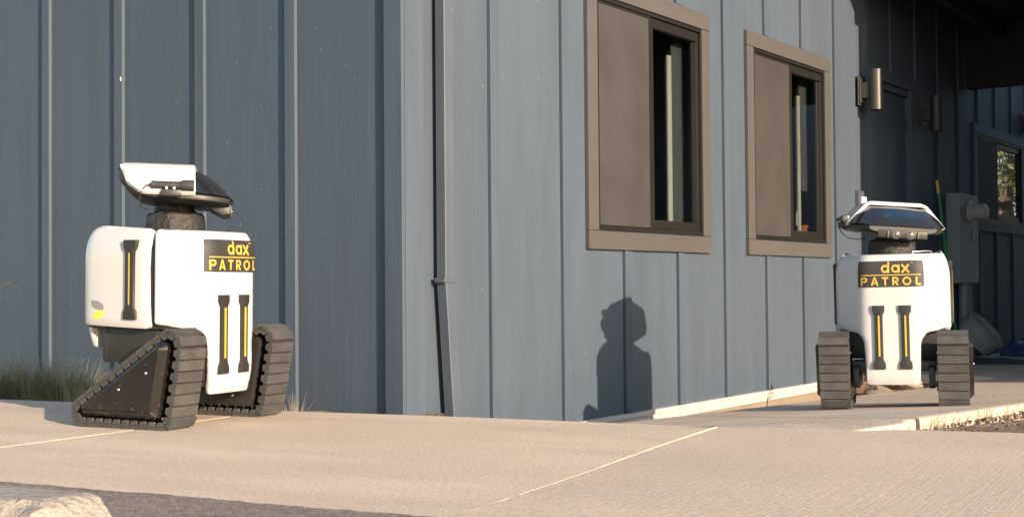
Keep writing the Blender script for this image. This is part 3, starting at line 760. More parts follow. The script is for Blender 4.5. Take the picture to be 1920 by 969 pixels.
def make_robot(head_yaw=0.):
    rb = empty('patrol_robot')
    # --- tracks
    outer = rounded_tri(ROL, 10); innr = rounded_tri(ROL, 10, -.006)
    pts, L = path_points(outer, 33)
    # a tread pad: local y along the path, local z outwards
    w = HW; pl_ = L / 33
    mb = MB(); h0, h1 = pl_ * .48, pl_ * .425
    mb.prism([(-h0, -.001), (h0, -.001), (h0 * .93, .004), (h1, .0105), (-h1, .0105), (-h0 * .93, .004)], -w, w, axis='x')
    mb.prism([(-h0 * .5, -.019), (h0 * .5, -.019), (h0 * .85, -.0055), (-h0 * .85, -.0055)], w * .82, w, axis='x')
    mb.prism([(-h0 * .5, -.019), (h0 * .5, -.019), (h0 * .85, -.0055), (-h0 * .85, -.0055)], -w, -w * .82, axis='x')
    tread0 = mb.build('tread', M_RUBBER)
    cov = rounded_tri([(-.193, .057, .019), (.101, .057, .019), (.131, .262, .026)], 8)
    for sx in (1, -1):
        mb = MB(); bm = mb.bm; n = len(outer)
        R_ = []
        for x in (-w, w):
            R_.append(([bm.verts.new((x, *p)) for p in outer], [bm.verts.new((x, *p)) for p in innr]))
        for k in range(n):
            k2 = (k + 1) % n
            for q4 in ((R_[0][0][k], R_[0][0][k2], R_[1][0][k2], R_[1][0][k]), (R_[0][1][k], R_[0][1][k2], R_[1][1][k2], R_[1][1][k]),
                       (R_[0][0][k], R_[0][0][k2], R_[0][1][k2], R_[0][1][k]), (R_[1][0][k], R_[1][0][k2], R_[1][1][k2], R_[1][1][k])): bm.faces.new(q4)
        bmesh.ops.recalc_face_normals(bm, faces=bm.faces[:])
        tr = mb.build('track', M_BELT, rb, smooth=40, loc=(sx * .237, 0, 0))
        for i, (p, d) in enumerate(pts):
            o = tread0 if (sx == 1 and i == 0) else shared(tread0)
            o.parent = tr; o.location = (0, p.x, p.y); o.rotation_euler = (math.atan2(d.y, d.x) + math.pi, 0, 0)
        # outer cover, dished with a wide bevelled rim, and inner plate
        mb = MB(); mb.prism(cov, sx * -.03, sx * (w + .019), axis='x', bev=.021, segs=1, bev_top_only=True); cv = mb.build('side_cover', M_SCUFF, tr, smooth=35)
        mb = MB(); inn = rounded_tri([(-.192, .056, .018), (.103, .056, .018), (.133, .263, .022)], 8)
        mb.prism(inn, sx * -(w - .02), sx * -(w + .001), axis='x', bev=.004, segs=2, bev_top_only=True); mb.build('inner_plate', M_BLACK, tr, smooth=35)
        for (y_, z_) in ((-.03, .128), (.085, .185)):
            mb = MB(); mb.lathe([(.0055, 0), (.005, .002), (.003, .0035)], 10, Matrix.Translation((sx * (w + .0188), y_, z_)) @ Matrix.Rotation(R(90 * sx), 4, 'Y')); mb.build('bolt', M_STEEL, tr, smooth=50)
        for (y_, z_) in ((.0, .09), (.04, .075), (.04, .105), (.08, .09), (.115, .235)):
            mb = MB(); mb.lathe([(.0065, 0), (.006, .003), (.003, .006)], 10, Matrix.Translation((-sx * (w + .0008), y_, z_)) @ Matrix.Rotation(R(-90 * sx), 4, 'Y')); mb.build('bolt', M_STEEL, tr, smooth=50)
    # --- chassis between and above the tracks
    mb = MB(); mb.prism(round_poly([(-.215, .10), (.10, .125), (.145, .14), (.15, .345), (-.235, .345), (-.235, .20)], .02, 4), -.105, .105, axis='x', bev=.008)
    mb.box(-.17, .17, -.03, .10, .155, .20, bev=.006)
    mb.prism(round_poly([(-.19, .085), (.12, .085), (.12, .18), (-.19, .18)], .02, 4), -.166, -.14, axis='x', bev=.004); mb.prism(round_poly([(-.19, .085), (.12, .085), (.12, .18), (-.19, .18)], .02, 4), .14, .166, axis='x', bev=.004)
    mb.build('chassis', M_BLACK, rb, smooth=35)
    mb = MB(); mb.box(-.19, .19, -.225, .02, .205, .335, bev=.01); mb.box(-.192, .192, -.21, -.195, .21, .33, bev=.003); mb.build('skirt', M_BLACK, rb, smooth=35)
    # black hull inside the shells
    secs = []
    for z_, k, kb in ((.322, .95, .0), (.345, .985, 0), (.40, 1, .0), (.52, 1, .0), (.585, .975, -.006), (.615, .92, -.02), (.636, .84, -.04)):
        pl2 = [(.10, FY - .035), (.205 * k, .055), (.222 * k, .02), (.226 * k, -.20), (.212 * k, -.272 - kb), (.16 * k, -.292 - kb)]
        ring = [(x, y if y > -.25 else y - kb * 1.6, z_) for x, y in pl2]
        secs.append(ring + [(-x, y, z) for x, y, z in ring[::-1]])
    loft_sections(secs, 'hull', M_BLACK, rb, smooth=40)
    # white lower rear flap
    mb = MB(); mb.prism(round_poly([(-.17, .25), (.17, .25), (.20, .33), (-.20, .33)], .02, 4), -.282, -.266, axis='y', bev=.004); mb.build('rear_flap', M_WHITE, rb, smooth=35)
    # --- front shell
    e = CW + CH + -.012
    half = [(0.116, .650), (e, .654), (e, .337), (.119, .314), (.1085, .104)]
    rad = [.0, .022, .018, .062, .022]
    out = half + [(-x, z) for x, z in half[::-1]]; rads = rad + rad[::-1]
    ol = round_poly(out, rads, 8)
    fs_ = shell_from_outline(ol, front_map, 'front_shell', M_WHITE, rb)
    for cx in (.053, -.053):
        mb = MB(); mb.prism(dogbone(cx, .170, .434), FY - .004, FY + .013, axis='y', bev=.003); lb = mb.build('light_bar', M_BLACK, fs_, smooth=30)
        mb = MB(); mb.box(cx - .004, cx + .004, FY + .0115, FY + .0165, .222, .392, bev=.002); mb.build('light_strip', M_STRIP, fs_)
    # sign with its lettering, wrapped round the front
    def on_front(h):
        def f(s_, z): o_, n_ = front_map(s_, z); return o_ + n_ * h, n_
        return f
    sg = shell_from_outline(round_poly([(-.133, .511), (.133, .511), (.133, .618), (-.133, .618)], .003, 3), on_front(.005), 'sign', M_SIGN, rb, thick=.006, bev=.001)
    fm = on_front(.0056)
    def letters(polys, name):
        # polys: flat outlines seen from the front (x to the viewer's right)
        mb = MB(); bm = mb.bm
        for quad in polys:
            a_ = [bm.verts.new(fm(-x, z)[0]) for x, z in quad]; bm.faces.new(a_)
        bmesh.ops.recalc_face_normals(bm, faces=bm.faces[:])
        r_ = bmesh.ops.extrude_face_region(bm, geom=bm.faces[:]); bmesh.ops.translate(bm, vec=(0, .0010, 0), verts=[v for v in r_['geom'] if isinstance(v, bmesh.types.BMVert)])
        bmesh.ops.recalc_face_normals(bm, faces=bm.faces[:])
        return mb.build(name, M_YEL, sg)
    def join(*ls): return [q4 for l_ in ls for q4 in l_]
    def arc(cx, cz, ro, ri, a0, a1, n=22, sx=1., sz=1.):
        return [[(cx + r_ * sx * math.cos(t_), cz + r_ * sz * math.sin(t_)) for r_, t_ in ((ro, u0), (ro, u1), (ri, u1), (ri, u0))] for u0, u1 in ((a0 + (a1 - a0) * k / n, a0 + (a1 - a0) * (k + 1) / n) for k in range(n))]
    def bar(x0, z0, x1, z1, w_):
        d = Vector((x1 - x0, z1 - z0)).normalized(); px_, pz_ = -d.y * w_ / 2, d.x * w_ / 2; n = 4
        return [[(x0 + (x1 - x0) * k / n + px_, z0 + (z1 - z0) * k / n + pz_), (x0 + (x1 - x0) * (k + 1) / n + px_, z0 + (z1 - z0) * (k + 1) / n + pz_), (x0 + (x1 - x0) * (k + 1) / n - px_, z0 + (z1 - z0) * (k + 1) / n - pz_), (x0 + (x1 - x0) * k / n - px_, z0 + (z1 - z0) * k / n - pz_)] for k in range(n)]
    w_, xh, b0_ = .0075, .0165, .5690
    letters(join(arc(-.0215, b0_ + xh, xh, xh - w_, 0, 6.2832), bar(-.0215 + xh - w_ / 2 + .0005, b0_, -.0215 + xh - w_ / 2 + .0005, b0_ + .0445, w_)), 'letter')
    letters(join(arc(.020, b0_ + xh, xh, xh - w_, 0, 6.2832), bar(.020 + xh - w_ / 2 + .0005, b0_, .020 + xh - w_ / 2 + .0005, b0_ + 2 * xh, w_)), 'letter')
    letters(join(bar(.0455, b0_, .074, b0_ + 2 * xh, w_ * 1.05), bar(.0455, b0_ + 2 * xh, .074, b0_, w_ * 1.05)), 'letter')
    tm_ = letters(join(bar(.080, .6100, .085, .6100, .0012), bar(.0825, .6060, .0825, .6100, .0012), bar(.087, .6060, .087, .6100, .0012), bar(.092, .6060, .092, .6100, .0012), bar(.087, .6100, .0895, .6070, .0012), bar(.0895, .6070, .092, .6100, .0012)), 'trade_mark'); tm_['kind'] = 'stuff'
    H_, zb, w_ = .0345, .5170, .0066; zt = zb + H_; P_ = -.121
    def cap(x0, kind):
        o = []
        if kind == 'P' or kind == 'R':
            o += bar(x0 + w_ / 2, zb, x0 + w_ / 2, zt, w_) + bar(x0 + w_, zt - w_ / 2, x0 + .0145, zt - w_ / 2, w_) + bar(x0 + w_, zt - .0185, x0 + .0145, zt - .0185, w_)
            o += arc(x0 + .0145, zt - .0109, .0109, .0109 - w_, -1.5708, 1.5708, 12)
            if kind == 'R': o += bar(x0 + .0125, zb + .014, x0 + .0225, zb, w_ * 1.1)
        if kind == 'A': o += bar(x0 + .003, zb, x0 + .0155, zt, w_) + bar(x0 + .028, zb, x0 + .0155, zt, w_) + bar(x0 + .0085, zb + .0095, x0 + .0225, zb + .0095, w_ * .9)
        if kind == 'T': o += bar(x0, zt - w_ / 2, x0 + .026, zt - w_ / 2, w_) + bar(x0 + .013, zb, x0 + .013, zt - w_, w_)
        if kind == 'O': o += arc(x0 + .0175, zb + H_ / 2, .0176, .0176 - w_, 0, 6.2832, 28)
        if kind == 'L': o += bar(x0 + w_ / 2, zb, x0 + w_ / 2, zt, w_) + bar(x0 + w_, zb + w_ / 2, x0 + .0205, zb + w_ / 2, w_)
        return o
    for ch, x0 in (('P', -.119), ('A', -.0800), ('T', -.0350), ('R', .0065), ('O', .0470), ('L', .0985)): letters(cap(x0, ch), 'letter')
    letters([q4 for k in range(12) for q4 in bar(-.118 + .0198 * k, .5600, -.118 + .0198 * (k + 1), .5600, .0036)], 'lettering_rule')
    # --- rear side shells
    for sx in (1, -1):
        def side_map(y, z, sx=sx):
            bul = .008 * (1 - ((y + .13) / .16) ** 2)
            k = max(0, (z - .55) / .11); x = SEAM_X * (1 - .13 * k ** 2) + bul
            yy = max(0, (-.235 - y) / .055); x -= .022 * yy ** 2.0
            n_ = Vector((sx, -.6 * yy, .42 * k ** 1.3)).normalized()
            return Vector((sx * x, y, z)), n_
        ol = round_poly([(.012, .654), (-.272, .672), (-.285, .332), (.020, .322)], [.018, .075, .02, .018], 8)
        ss = shell_from_outline(ol, side_map, 'side_shell', M_WHITE, rb, thick=.03)
        mb = MB(); mb.prism(dogbone(-.055, .352, .615, .052, .036), sx * (SEAM_X - .02), sx * (SEAM_X + .016), axis='x', bev=.003); mb.build('light_bar', M_BLACK, ss, smooth=30)
        mb = MB(); mb.box(min(sx * (SEAM_X + .014), sx * (SEAM_X + .0168)), max(sx * (SEAM_X + .014), sx * (SEAM_X + .0168)), -.0585, -.0515, .400, .572, bev=.002); mb.build('light_strip', M_STRIP, ss)
        def logo_map(y, z, f=side_map): o_, n_ = f(y, z); return o_ + n_ * .002, n_
        shell_from_outline(leaf(-.200, .398, .056, .032, True), logo_map, 'leaf_logo', M_LEAFG, ss, thick=.004, bev=.001)
        shell_from_outline(leaf(-.194, .366, .046, .032, False), logo_map, 'leaf_logo', M_LEAFY, ss, thick=.004, bev=.001)
    # --- deck, neck
    mb = MB(); mb.prism(round_poly([(-.165, -.25), (.165, -.25), (.185, .02), (.10, .13), (-.10, .13), (-.185, .02)], .03, 4), .615, .640, axis='z', bev=.005); mb.build('top_deck', M_BLACK, rb, smooth=35)
    mb = MB(); mb.tube([(-.165, .02, .640), (-.165, .022, .656), (-.15, .035, .659), (-.09, .085, .657), (-.08, .09, .640)], .003, 8); mb.build('cable', M_STEEL, rb, smooth=50)
    HY = -.075
    mb = MB(); mb.lathe([(.098, .640), (.100, .665), (.098, .705), (.088, .712), (.074, .706)], 40, Matrix.Translation((0, HY, 0)))
    for v in mb.bm.verts:
        d = noise.noise(v.co * 22) * .006 + noise.noise(v.co * 60) * .003; r_ = Vector((v.co.x, v.co.y - HY, 0)).normalized(); v.co += r_ * d; v.co.z += noise.noise(v.co * 30 + Vector((4, 0, 0))) * .008 if v.co.z > .69 else 0
    nk = mb.build('neck_collar', M_FABRIC, rb, smooth=60)
    mb = MB(); mb.lathe([(.088, .690), (.080, .705), (.064, .725), (.060, .738), (.075, .752), (.10, .768)], 40, Matrix.Translation((0, HY, 0)))
    bmesh.ops.subdivide_edges(mb.bm, edges=mb.bm.edges[:], cuts=1, use_grid_fill=True)
    for v in mb.bm.verts:
        r_ = Vector((v.co.x, v.co.y - HY, 0))
        if r_.length > 1e-4: v.co += r_.normalized() * (noise.noise(v.co * 26) * .010 + noise.noise(v.co * 70) * .004)
    mb.build('neck_sleeve', M_FABRIC, rb, smooth=40)
    # --- head (v forward, turned by head_yaw)
    #        v,    zt,   wt,   wb,   zs,   zb,   wc,  zf
    S = [(-.180, .852, .085, .126, .849, .836, .08, .828), (-.168, .856, .105, .143, .838, .815, .10, .804), (-.145, .856, .118, .170, .808, .787, .12, .776),
         (-.115, .856, .122, .192, .784, .766, .13, .754), (-.07, .856, .124, .204, .773, .755, .135, .744), (.04, .852, .124, .206, .768, .750, .135, .738),
         (.085, .843, .122, .205, .766, .748, .135, .735), (.118, .828, .115, .196, .764, .747, .135, .733), (.150, .805, .106, .180, .762, .746, .130, .732),
         (.175, .782, .098, .163, .760, .745, .120, .732), (.192, .764, .090, .146, .757, .743, .11, .733)]
    def ring(s_, d=0., dz=0.):
        v, zt, wt, wb, zs, zb, wc, zf = s_
        h = [(wc, v, zf), (wb - .012, v, (zb + zf) / 2), (wb, v, zb), (wb + .002, v, (zs + zb) / 2), (wb, v, zs), ((wt + wb) / 2 + .004, v, (zt + zs) / 2 + .002), (wt, v, zt)]
        return [(x + d * (1 if i > 3 else 0), y, z + dz * (1 if i > 4 else 0)) for i, (x, y, z) in enumerate(h)] + [(-(x + d * (1 if i > 3 else 0)), y, z + dz * (1 if i > 4 else 0)) for i, (x, y, z) in reversed(list(enumerate(h)))]
    hd = loft_sections([ring(s_) for s_ in S], 'head', M_BLACK, rb, smooth=38)
    for v in hd.data.vertices: v.co.x *= .95
    hd.location = (0, HY, 0); hd.rotation_euler = (0, 0, head_yaw)
    # white cap: outline (s along the cross-section, v) on top and both sloped sides
    def capmap(s, v):
        # s in [-1,1]: |s|<.45 top, rest sloped side
        i = 0
        for j in range(len(S) - 1):
            if S[j][0] <= v <= S[j + 1][0]: i = j
        t_ = (v - S[i][0]) / (S[i + 1][0] - S[i][0]); t_ = max(-.4, min(1.2, t_))
        zt, wt, wb, zs = [S[i][k] + t_ * (S[i + 1][k] - S[i][k]) for k in (1, 2, 3, 4)]
        zt = .857; wt = .116; wb = .197; zs = .768
        if v > .02: wt += .10 * (v - .02) * .3
        rr = max(0, (-.10 - v) / .075)
        sg = 1 if s >= 0 else -1; a_ = abs(s)
        wid = .128; sl = math.hypot(wb - wt, zt - zs)
        d_ = a_ * (wid + sl)
        ang = math.atan2(zt - zs, wb - wt); rad_ = .022; ba = rad_ * ang; s1 = wt - ba / 2
        if d_ < s1: x, z, an = d_, zt, 0
        elif d_ < s1 + ba: an = (d_ - s1) / rad_; x = s1 + rad_ * math.sin(an); z = zt - rad_ * (1 - math.cos(an))
        else:
            an = ang; e_ = d_ - s1 - ba; x = s1 + rad_ * math.sin(an) + e_ * math.cos(an); z = zt - rad_ * (1 - math.cos(an)) - e_ * math.sin(an)
        x *= 1 - .12 * rr ** 2
        nn = Vector((sg * math.sin(an), 0, math.cos(an)))
        return Vector((sg * x, v, z)) + nn * .016, nn
    tot = .128 + math.hypot(.085, .089)
    k1 = .122 / tot
    pol = [(-.99, .082), (-k1, .075), (k1, .075), (.99, .082), (.985, -.095), (.80, -.145), (k1, -.172), (-k1, -.172), (-.80, -.145), (-.985, -.095)]
    pol = round_poly([(x * tot, y) for x, y in pol], [.008, .01, .01, .008, .05, .05, .02, .02, .05, .05], 6)
    cap = shell_from_outline(pol, lambda x, y: capmap(x / tot, y), 'head_cap', M_WHITE, hd, thick=.017, grid=.02, bev=.004)
    # visor glass over the front half
    vs_ = []
    for s_ in S[5:]:
        v, zt, wt, wb, zs, zb, wc, zf = s_
        vs_.append([(wb + .003, v + .002, zs + .004), ((wt + wb) / 2 + .007, v + .003, (zt + zs) / 2 + .005), (wt - .004, v + .003, zt + .004), (0, v + .004, zt + .006), (-wt + .004, v + .003, zt + .004), (-(wt + wb) / 2 - .007, v + .003, (zt + zs) / 2 + .005), (-wb - .003, v + .002, zs + .004)])
    nose = [(.13, .199, .757), (.10, .202, .7585), (.06, .204, .760), (0, .2055, .761), (-.06, .204, .760), (-.10, .202, .7585), (-.13, .199, .757)]
    mb = MB(); bm = mb.bm; rings = [[bm.verts.new(p) for p in r_] for r_ in vs_ + [nose]]
    for r0, r1 in zip(rings, rings[1:]):
        for k in range(6): bm.faces.new((r0[k], r0[k + 1], r1[k + 1], r1[k]))
    bmesh.ops.recalc_face_normals(bm, faces=bm.faces[:])
    if sum(f.normal.z for f in bm.faces) < 0: bmesh.ops.reverse_faces(bm, faces=bm.faces[:])
    mb.build('visor', M_VISOR, hd, smooth=30)
    # blue look of the visor, painted into a thin sheet laid over it
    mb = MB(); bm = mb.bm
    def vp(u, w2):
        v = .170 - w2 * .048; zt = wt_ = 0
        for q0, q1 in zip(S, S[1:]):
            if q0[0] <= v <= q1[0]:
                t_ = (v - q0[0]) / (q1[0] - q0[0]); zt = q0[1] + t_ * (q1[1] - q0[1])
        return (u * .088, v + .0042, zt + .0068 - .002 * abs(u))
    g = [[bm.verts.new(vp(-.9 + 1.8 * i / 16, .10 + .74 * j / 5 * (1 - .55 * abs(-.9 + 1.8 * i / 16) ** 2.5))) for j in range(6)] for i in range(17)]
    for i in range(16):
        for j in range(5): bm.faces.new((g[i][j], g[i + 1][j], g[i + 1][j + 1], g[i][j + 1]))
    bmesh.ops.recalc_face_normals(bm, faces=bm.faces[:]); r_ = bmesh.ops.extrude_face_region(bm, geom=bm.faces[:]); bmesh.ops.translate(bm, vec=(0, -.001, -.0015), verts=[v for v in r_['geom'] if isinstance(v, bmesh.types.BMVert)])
    mb.build('visor_blue_sheet', M_VBLUE, hd, smooth=40)
    # camera bar with two lenses
    mb = MB(); mb.prism(round_poly([(.11, .742), (.196, .742), (.192, .709), (.168, .704), (.125, .726)], .005, 3), -.104, .104, axis='x', bev=.004); mb.box(.060, .066, .19, .198, .708, .738, bev=.001); mb.box(-.066, -.060, .19, .198, .708, .738, bev=.001)
    mb.build('camera_bar', M_BLACK, hd, smooth=35)
    for cx in (.03, -.03):
        tm = Matrix.Translation((cx, .1925, .724)) @ Matrix.Rotation(R(-90), 4, 'X')
        mb = MB(); mb.lathe([(.0185, 0), (.0185, .004), (.016, .005), (.0145, .003)], 28, tm); mb.build('lens_ring', M_LENSRING, hd, smooth=40)
        mb = MB(); mb.lathe([(.0143, 0), (.0143, .0042), (.010, .0062), (.006, .0052), (.0055, .0075), (.002, .009)], 24, tm); mb.build('lens', M_LENS, hd, smooth=40)
    # flashlight on the right side of the head with bracket and cable
    fx, fz = .212, .792
    tm = Matrix.Translation((fx, -.062, fz)) @ Matrix.Rotation(R(-90), 4, 'X')
    mb = MB(); prof_ = [(.010, 0), (.0125, .002)]
    for i in range(6): prof_ += [(.0128, .006 + i * .011), (.0128, .012 + i * .011), (.0118, .013 + i * .011), (.0118, .0155 + i * .011)]
    prof_ += [(.0128, .078), (.0128, .092), (.0145, .096), (.0182, .102), (.0182, .138), (.0165, .1385), (.0155, .134)]
    mb.lathe(prof_, 20, tm); mb.build('flashlight', M_LAMPDARK, hd, smooth=35)
    mb = MB(); mb.lathe([(.0148, .1345), (.010, .1365), (.003, .135)], 20, tm); mb.build('flashlight_lens', M_LENS, hd, smooth=40)
    mb = MB(); mb.box(fx - .016, fx + .012, -.030, .035, fz - .038, fz - .014, bev=.006); mb.box(fx - .07, fx - .015, -.015, .02, fz - .040, fz - .028, bev=.003); mb.build('flashlight_bracket', M_BLACK, hd, smooth=35)
    for y_ in (-.012, .012):
        mb = MB(); mb.box(fx + .004, fx + .0155, y_ - .0035, y_ + .0035, fz - .016, fz - .006, bev=.001); mb.build('clip', M_STEEL, hd)
    mb = MB(); mb.tube([(fx, -.062, fz), (fx, -.078, fz - .004), (fx - .005, -.092, fz - .02), (fx - .02, -.100, fz - .045), (fx - .05, -.096, fz - .072), (fx - .09, -.078, fz - .078), (fx - .12, -.05, fz - .07)], .0022, 6); mb.build('flashlight_cable', M_BELT, hd, smooth=60)
    return rb, hd

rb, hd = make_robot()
def pose_head(h, rx, ry, rz, off):
    q = Matrix.Rotation(R(rz), 4, 'Z') @ Matrix.Rotation(R(ry), 4, 'Y') @ Matrix.Rotation(R(rx), 4, 'X'); pv = Vector((0, 0, .75))
    h.rotation_euler = q.to_euler(); h.location = Vector((0, -.075, 0)) + pv - q @ pv + Matrix.Rotation(R(rz), 4, 'Z') @ Vector((0, off, 0))
pose_head(hd, -1.0, -1.5, 38, -.006)
rb.location = (-1.111, 4.475, 0.0); rb.rotation_euler = (R(-.8), 0, R(-26.5 - 90))
tag(rb, 'left white tracked patrol robot seen from its side, facing right by the corner', 'robot', 'white tracked patrol robots')
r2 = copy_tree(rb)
h2 = [c for c in r2.children if c.name.startswith('head')][0]
pose_head(h2, 1.0, -4.5, 17, -.01)
rx_, ry_ = 1.636, 5.56
r2.location = (rx_, ry_, zS(rx_, ry_) + .001); r2.rotation_euler = (0, R(0.8), R(-108 - 90))
r2['label'] = 'right white tracked patrol robot facing us on the sidewalk by the covered passage'

# ------------------------------------------------------------------ wheel stop
def wheel_stop():
    d = Vector((.895, -.446, 0)); e = Vector((-.446, -.895, 0)); end = Vector((-.635, 2.19, .0))
    mb = MB(); bm = mb.bm; L_, nL, prof_ = 1.8, 90, [(-.005, 0), (.014, .085), (.022, .101), (.08, .105), (.155, .105), (.170, .097), (.19, .06), (.205, 0)]
    pr = []
    for (p0, p1) in zip(prof_, prof_[1:]):
        for k in range(4): pr.append((p0[0] + (p1[0] - p0[0]) * k / 4, p0[1] + (p1[1] - p0[1]) * k / 4))
    pr.append(prof_[-1]); rings = []
    for i in range(nL + 1):
        s_ = L_ * i / nL; ring = []
        for (u, h) in pr:
            endk = smoothstep(.0, .075, s_)
            hh = h * (.35 + .65 * endk) if s_ < .075 else h
            p = end - d * s_ + e * u + Vector((0, 0, hh))
            nv = (noise.noise(p * 22) * .004 + noise.noise(p * 60) * .003 - max(0, noise.noise(p * 13 + Vector((3, 1, 2))) - .25) * .05) * (.8 if u > .15 else .05)
            p += (Vector((0, 0, .5)) + e * (1 if u > .10 else -.6)) * nv * (0 if h == 0 else 1)
            ring.append(bm.verts.new(p + Vector((0, 0, .0065))))
        rings.append(ring)
    for r0, r1 in zip(rings, rings[1:]):
        for k in range(len(pr) - 1): bm.faces.new((r0[k], r0[k + 1], r1[k + 1], r1[k]))
    bm.faces.new(rings[0]); bm.faces.new(rings[-1][::-1])
    bmesh.ops.recalc_face_normals(bm, faces=bm.faces[:])
    o = mb.build('wheel_stop', M_STOP, smooth=35); tag(o, 'chipped concrete wheel stop on the asphalt at the lower left', 'wheel stop')
wheel_stop()

# ------------------------------------------------------------------ grass, weeds, stones
def blades(bm, n, h, spread, base_r, rnd, width=.0028, droop=.5, lean=(0, 0)):
    for _ in range(n):
        an = rnd.uniform(0, 2 * math.pi); r0 = base_r * math.sqrt(rnd.random()); H = h * rnd.uniform(.45, 1.05); out = spread * rnd.uniform(.1, 1.) * H
        bx, by = r0 * math.cos(an), r0 * math.sin(an); a2 = an + rnd.uniform(-.6, .6); dx, dy = math.cos(a2), math.sin(a2); wv = Vector((-dy, dx, 0)) * width * rnd.uniform(.6, 1.2)
        prev = None; K = 5
        for k in range(K + 1):
            t_ = k / K; p = Vector((bx + (dx * out + lean[0] * H) * t_ ** 1.6, by + (dy * out + lean[1] * H) * t_ ** 1.6, H * (t_ - droop * .45 * out / H * t_ ** 2.4)))
            w_ = wv * (1 - t_ * .9)
            cur = (bm.verts.new(p - w_), bm.verts.new(p + w_))
            if prev: bm.faces.new((prev[0], prev[1], cur[1], cur[0]))
            prev = cur
def tuft(x, y, z, n, h, spread, br, m, name, label, seed, width=.0028, group=None, cat='grass', lean=(0, 0)):
    rnd = random.Random(seed); mb = MB(); blades(mb.bm, n, h, spread, br, rnd, width, lean=lean)
    t = empty(name, (x, y, z)); tag(t, label, cat, group)
    mb.build('blade_clump', m, t, smooth=60)
    return t
gg = 'ornamental grass clumps by the left wall'
t1 = tuft(-1.98, 5.80, -.10, 560, .27, 1.0, .12, M_GRASS, 'grass_clump', 'green grass clump right behind the left robot track', 1, group=gg)
t2 = tuft(-2.13, 5.85, -.10, 560, .29, 1.15, .13, M_GRASS, 'grass_clump', 'spiky green grass clump further left at the wall foot', 2, group=gg)
t3 = tuft(-2.40, 5.96, -.10, 560, .30, 1.1, .13, M_GRASS, 'grass_clump', 'green grass clump cut off by the left picture edge', 3, group=gg)
for t, s_ in ((t1, 11), (t2, 12), (t3, 13)):
    rnd = random.Random(s_); mb = MB(); blades(mb.bm, 150, .24, 1.3, .12, rnd, .0018); mb.build('dry_blades', M_DRY, t)
tuft(-.83, 4.90, -.09, 70, .16, .8, .04, M_DRY, 'dry_tuft', 'dry straw-coloured tuft behind the left robot far track', 5, width=.0022)
st = MB(); st.tube([(0, 0, 0), (.05, 0, .34), (.13, -.02, .53), (.20, -.03, .565), (.245, -.04, .545)], [.0022, .002, .0018, .0035, .002], 6)
o = st.build('dry_grass', M_DRY, smooth=60); o.location = (-2.42, 5.75, -.08); tag(o, 'dry arching grass stem at the left picture edge', 'grass stem')
# small weed at the foot of the flashing, dry stalk at the kerb
def weed(name, loc, h, m, label, seed, n=9, k=1.):
    rnd = random.Random(seed); mb = MB()
    mb.tube([(0, 0, 0), (.004, 0, h * .4), (.014, 0, h * .75), (.03, 0, h)], [.0028 * k, .0024 * k, .0018 * k, .001 * k], 5)
    for i in range(n):
        t_ = rnd.uniform(.3, 1); p = Vector((.03 * t_ ** 1.5, 0, h * t_)); an = rnd.uniform(0, 6.28); l_ = h * rnd.uniform(.2, .42) * k
        dv = Vector((math.cos(an), math.sin(an), rnd.uniform(.1, .9))).normalized(); sd_ = dv.cross(Vector((0, 0, 1))).normalized() * l_ * .09
        q4 = [p, p + dv * l_ * .5 + sd_, p + dv * l_, p + dv * l_ * .5 - sd_]; mb.bm.faces.new([mb.bm.verts.new(x) for x in q4])
    t = empty(name, loc); tag(t, label, 'weed'); mb.build('stem', m, t); return t
p = L2W(1.72, .885); weed('weed', (p.x, p.y, zS(p.x, p.y) - .02), .115, M_GRASS, 'small dark weed growing in front of the white flashing', 21, 14)
p = L2W(.62, 2.24); weed('weed', (p.x, p.y, -.07), .13, M_DRY, 'thin dry stalk standing at the kerb right of the right robot', 22, 6, .5)
# dry bits along the kerb + loose chips on the soil
mb = MB(); rnd = random.Random(5)
for i in range(2600):
    u = rnd.random(); a_ = rnd.uniform(-.35, 3.2); q_ = 2.23 + rnd.random() ** 1.5 * 1.6
    p = L2W(a_, q_)
    if p.y < 3.98 - .37 * (p.x - 1.4) or p.x > 4: continue
    z = zright(p.x, p.y); s_ = rnd.uniform(.003, .009) * (1 if rnd.random() > .06 else 2)
    q4 = Matrix.Rotation(rnd.uniform(0, 6.28), 3, Vector((rnd.uniform(-1, 1), rnd.uniform(-1, 1), 1)).normalized())
    t_ = [Vector((s_, 0, -s_ * .3)), Vector((-s_ * .6, s_ * .7, -s_ * .3)), Vector((-s_ * .6, -s_ * .7, -s_ * .3)), Vector((0, 0, s_ * .6))]
    vv = [mb.bm.verts.new(p + Vector((0, 0, z + s_ * .3)) + q4 @ x) for x in t_]
    for f in ((0, 1, 2), (0, 3, 1), (1, 3, 2), (2, 3, 0)): mb.bm.faces.new([vv[k] for k in f])
bmesh.ops.recalc_face_normals(mb.bm, faces=mb.bm.faces[:])
tag(mb.build('soil_chips', M_CHIP), 'loose bark chips and clods on the soil right of the kerb', 'chips', kind='stuff')
mb = MB(); rnd = random.Random(9)
for i in range(26):
    a_ = -.35 + (i / 26) ** 1.0 * 2.3 + rnd.uniform(-.03, .03); p = L2W(a_, 2.225 + rnd.uniform(0, .03)); z = zright(p.x, p.y)
    for k in range(rnd.randint(2, 4)):
        h = rnd.uniform(.02, .06); an = rnd.uniform(0, 6.28); q_ = p + Vector((rnd.uniform(-.02, .02), rnd.uniform(-.02, .02), z - .005))
        mb.tube([q_, q_ + Vector((math.cos(an) * h * .25, math.sin(an) * h * .25, h * .6)), q_ + Vector((math.cos(an) * h * .6, math.sin(an) * h * .6, h))], [.0012, .001, .0006], 4, cap=False)
tag(mb.build('dry_weeds', M_DRY), 'thin dry weeds scattered along the kerb face', 'weeds', kind='stuff')
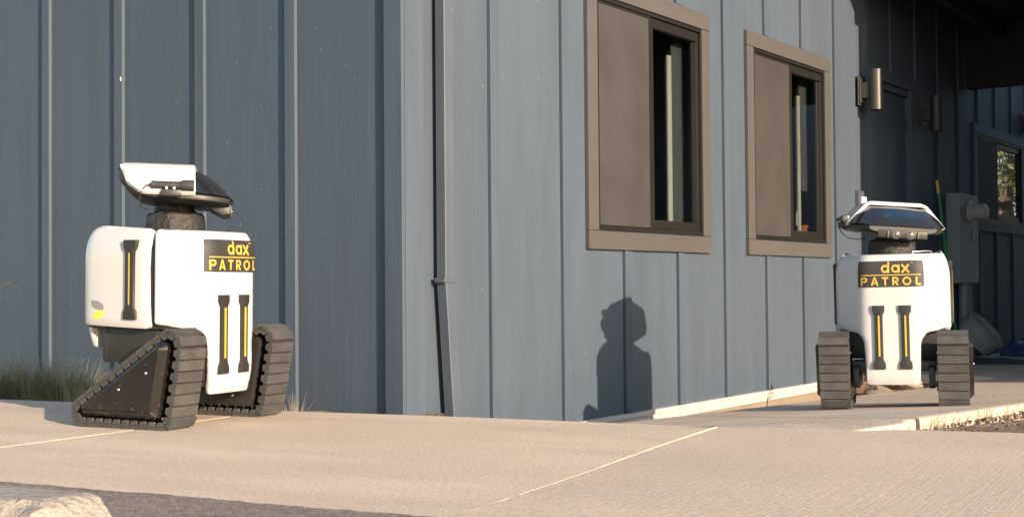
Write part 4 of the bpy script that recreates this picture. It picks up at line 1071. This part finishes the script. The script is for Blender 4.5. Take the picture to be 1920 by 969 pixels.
# stones in the bed behind the right robot
def stone(a_, q_, s_, rz, label, flat=.5):
    mb = MB(); bmesh.ops.create_icosphere(mb.bm, subdivisions=3, radius=1)
    for v in mb.bm.verts:
        n_ = noise.noise(v.co * 1.3 + Vector((a_ * 9, 0, 0))) * .3 + noise.noise(v.co * 4) * .06
        v.co *= 1 + n_; v.co = Vector((round(v.co.x * 2.2) / 2.2 * .5 + v.co.x * .5, v.co.y, v.co.z * flat)) * s_
    o = mb.build('stone', M_STONE, smooth=25); p = L2W(a_, q_); o.location = (p.x, p.y, zplant(p.x, p.y) + s_ * flat * .35); o.rotation_euler = (.3, .2, rz)
    tag(o, label, 'stone', 'stones in the bed behind the right robot')
stone(4.45, .42, .17, .4, 'broken beige stone slab under the left side of the right robot', .35)
stone(4.85, .36, .13, 1.2, 'darker stone between the right robot tracks', .5)
stone(5.25, .40, .12, 2., 'small pale stone left of the right robot right track', .5)

# ------------------------------------------------------------------ trees mirrored in the far window
def tree(x, y, h, rad, seed, label):
    rnd = random.Random(seed); t = empty('tree', (x, y, -.62)); tag(t, label, 'tree', 'trees beyond the passage')
    mb = MB(); mb.tube([(0, 0, 0), (.1, 0, h * .3), (.0, .1, h * .6), (.1, .1, h * .9)], [.22, .17, .1, .03], 10)
    for i in range(7):
        an = i * 2.4; z0 = h * (.22 + .09 * i); mb.tube([(.05, .05, z0), (math.cos(an) * rad * .45, math.sin(an) * rad * .45, z0 + h * .12), (math.cos(an) * rad * .85, math.sin(an) * rad * .85, z0 + h * .16)], [.08, .05, .015], 6)
    mb.build('trunk', M_BARK, t, smooth=50)
    mb = MB(); cl = []
    for i in range(46):
        u, v_, r_ = rnd.uniform(0, 6.28), rnd.uniform(-1, 1), rnd.random() ** .5
        cl.append((Vector((math.cos(u) * rad * r_ * math.sqrt(1 - v_ * v_), math.sin(u) * rad * r_ * math.sqrt(1 - v_ * v_), h * .56 + v_ * h * .43)), rnd.uniform(.35, .75)))
    for c, rr in cl:
        for k in range(150):
            p = c + Vector((rnd.gauss(0, 1), rnd.gauss(0, 1), rnd.gauss(0, .8))) * rr * .6
            nn = Vector((rnd.uniform(-1, 1), rnd.uniform(-1, 1), rnd.uniform(-.3, 1))).normalized(); a1 = nn.orthogonal().normalized() * rnd.uniform(.06, .12); b1 = nn.cross(a1).normalized() * .045
            mb.bm.faces.new([mb.bm.verts.new(p + x) for x in (a1, b1, -a1, -b1)])
    mb.build('crown', M_LEAF, t)
tree(19.5, 25.5, 7.0, 2.8, 31, 'leafy tree beyond the passage, mirrored in the far window pane')
tree(24.5, 27.5, 8.0, 3.2, 32, 'taller tree further right beyond the passage, outside the picture')
tree(17.0, 30.0, 6.5, 2.9, 33, 'rounder tree behind the nearer one, outside the picture')
